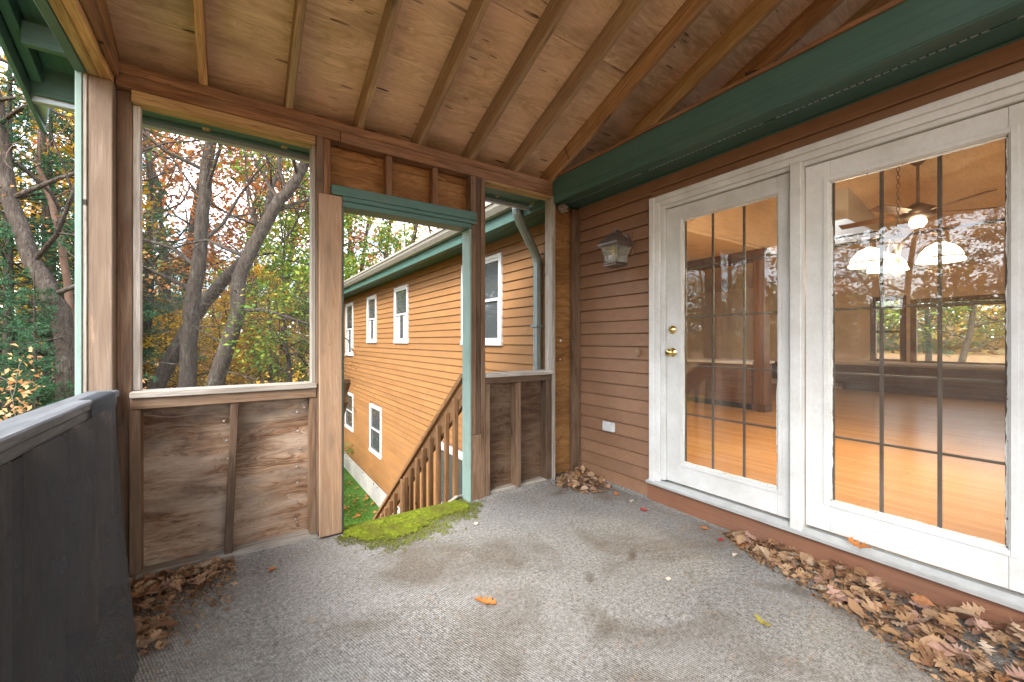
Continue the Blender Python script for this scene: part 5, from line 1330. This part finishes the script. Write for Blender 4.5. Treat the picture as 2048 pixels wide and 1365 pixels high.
fl(1232, 990, .085, 1.0, 1, 'orange', 'tan oak leaf at the wall end of the corner pile')
fl(1113, 972, .060, 2.6, 2, 'pale', 'pale lobed leaf left of the corner pile')
fl(1470, 1112, .050, .1, 6, 'pale', 'pink tan leaf on the carpet before the left door')
leaf((2.585, .745, .185), .115, 1.65, (.1, -.15), 5, 'orange', 'tan oak leaf lying on the metal door sill')
fl(380, 1125, .105, 1.2, 2, 'orange', 'large rust leaf on the right side of the pile by the side wall', .03)
# drift along the skirt board
def width(y): return float(np.interp(y, [-.7, 0, .35, .62, .9, 1.1, 1.28, 1.4], [.75, .70, .52, .36, .25, .20, .10, .02]))
n1 = 0
G1 = 'dry leaves in the drift under the doors'
while n1 < 190:
    y = rng.uniform(-.35, 1.38); w_ = width(y)
    if rng.random() > w_ / .75 + .12: continue
    u = rng.random() ** .9; x = 2.612 - u * w_
    hgt = .085 * (1 - u) * min(1, w_ / .4) * rng.uniform(.2, 1.0)
    leaf((x, y, .012 + hgt), float(np.clip(rng.normal(.076, .026), .03, .12)), rng.uniform(0, 6.28), (rng.normal(0, .25), rng.normal(0, .25) + .2 * (1 - u)), None, None, 'dry tan oak leaf in the drift against the skirt board below the glass doors', G1); n1 += 1
for k in range(48):
    a = rng.uniform(0, 6.28); q = rng.random() ** .6; x = 2.43 + .20 * q * math.cos(a); y = 2.56 + .22 * q * math.sin(a); h = .165 * (1 - q) * rng.uniform(.4, 1)
    leaf((min(x, 2.6), min(y, 2.77), .006 + h), rng.uniform(.045, .09), rng.uniform(0, 6.28), (rng.normal(0, .4), rng.normal(0, .45)), None, None, 'dry leaf in the heap in the corner beside the brown siding', 'dry leaves heaped in the corner')
for k in range(46):
    if k < 26: x, y = rng.uniform(-.40, -.08), rng.uniform(2.54, 2.70)
    else: x, y = rng.uniform(-.36, -.22), rng.uniform(2.12, 2.55)
    leaf((x, y, .006 + rng.uniform(0, .05) * (y > 2.45)), rng.uniform(.04, .085), rng.uniform(0, 6.28), (rng.normal(0, .3), rng.normal(0, .3)), None, None, 'dry dark leaf in the pile at the foot of the black screen', 'dry leaves piled by the side wall')
# the rest of the drift, packed underneath: one mass of leaves
def joined(spots, name, label):
    VV = []; FF = []; nb = 0
    T4 = {}
    for (x, y, z, sz) in spots:
        me = LV[int(rng.integers(0, 9))]
        if me.name not in T4:
            co = np.empty(len(me.vertices) * 3); me.vertices.foreach_get('co', co); T4[me.name] = (co.reshape(-1, 3), [list(p.vertices) for p in me.polygons])
        co, fs = T4[me.name]
        a = rng.uniform(0, 6.28); tx, ty = rng.normal(0, .3, 2)
        Rm = np.array(Matrix.Rotation(a, 3, 'Z') @ Matrix.Rotation(tx, 3, 'X') @ Matrix.Rotation(ty, 3, 'Y'))
        v = co @ Rm.T * sz; v[:, 2] -= v[:, 2].min(); VV.append(v + np.array((x, y, z))); FF += [[i + nb for i in f] for f in fs]; nb += len(v)
    tag(put(name, raw(name, np.concatenate(VV), FF, M['dry_mass'])), label, 'leaves', kind='stuff')
M['dry_mass'] = leafmat('dry_leaf_mass', [(0.328, 0.195, 0.101, 1), (0.406, 0.265, 0.156, 1), (0.257, 0.140, 0.070, 1), (0.452, 0.328, 0.218, 1), (0.367, 0.218, 0.109, 1), (0.406, 0.257, 0.203, 1), (0.195, 0.101, 0.055, 1)], .7, .15)
sp = []
while len(sp) < 620:
    y = rng.uniform(-.6, 1.36); w_ = width(y)
    if rng.random() > w_ / .75 + .1: continue
    u = rng.random(); sp.append((2.612 - u * w_, y, .003 + .05 * (1 - u) * min(1, w_ / .4) * rng.random(), float(np.clip(rng.normal(.06, .025), .025, .10))))
joined(sp, 'leaf_drift', 'packed mass of tan oak leaves under the drift below the glass doors')
sp = []
for k in range(200):
    a = rng.uniform(0, 6.28); q = rng.random() ** .6; sp.append((min(2.60, 2.43 + .21 * q * math.cos(a)), min(2.77, 2.56 + .23 * q * math.sin(a)), .003 + .14 * (1 - q) * rng.random(), rng.uniform(.045, .09)))
joined(sp, 'leaf_heap', 'packed mass of brown leaves in the corner beside the siding')
sp = []
for k in range(110):
    x, y = (rng.uniform(-.42, -.08), rng.uniform(2.53, 2.72)) if k < 75 else (rng.uniform(-.38, -.22), rng.uniform(2.10, 2.55))
    sp.append((x, y, .003 + .03 * rng.random(), rng.uniform(.045, .09)))
joined(sp, 'leaf_pile', 'packed mass of dark leaves at the foot of the black screen cloth')
# crumbled litter under the piles and pine needles strewn over the carpet
C = []
for k in range(4200):
    w = rng.random()
    if w < .62:
        y = rng.uniform(-.5, 1.4); ww_ = width(y) + .06; u = rng.random() ** .8; C.append((2.615 - u * ww_, y, .004 + .05 * (1 - u) * min(1, ww_ / .4) * rng.random()))
    elif w < .8:
        a = rng.uniform(0, 6.28); q = abs(rng.normal(0, .5)); C.append((min(2.62, 2.44 + .2 * q * math.cos(a)), min(2.78, 2.56 + .22 * q * math.sin(a)), .004 + .11 * max(0, 1 - q * 1.2) * rng.random()))
    else: C.append((rng.uniform(-.44, 0), 2.74 - abs(rng.normal(0, .2)), .004 + .02 * rng.random()))
v_, f_ = quads(np.array(C), rng.uniform(.008, .035, len(C)), rng, .6, .6)
M['crumb'] = leafmat('leaf_crumbs', [(.30, .17, .085, 1), (.20, .105, .05, 1), (.40, .26, .15, 1), (.14, .075, .04, 1)], .7, .1)
o = put('leaf_litter', np_mesh('leaf_litter', v_, f_, M['crumb'])); tag(o, 'crumbled brown leaf bits under the leaf piles', 'leaf litter', kind='stuff')
n_ = 1500
X_ = rng.uniform(-.40, 2.60, n_); Y_ = rng.uniform(-.2, 2.72, n_)
e_ = n_ // 2; X_[:e_] = 2.60 - np.abs(rng.normal(0, .28, e_)); q4 = n_ // 6; X_[-q4:] = -.38 + np.abs(rng.normal(0, .12, q4)); X_ = np.clip(X_, -.40, 2.61)
A = rng.uniform(0, 6.28, n_); L = rng.uniform(.012, .055, n_); C = np.stack([X_, Y_, rng.uniform(.004, .008, n_)], -1); D = np.stack([np.cos(A), np.sin(A), 0 * A], -1); N_ = np.stack([-np.sin(A), np.cos(A), 0 * A], -1) * .0009
V = np.empty((n_, 4, 3)); V[:, 0] = C - N_; V[:, 1] = C + N_; V[:, 2] = C + D * L[:, None] + N_; V[:, 3] = C + D * L[:, None] - N_
M['needle'] = leafmat('dry_needles', [(.36, .21, .10, 1), (.26, .14, .07, 1), (.46, .33, .19, 1)], .7, 0)
o = put('pine_needles', np_mesh('pine_needles', V.reshape(-1, 3), np.arange(4 * n_).reshape(-1, 4), M['needle'])); tag(o, 'dry pine needles strewn over the carpet', 'needles', kind='stuff')
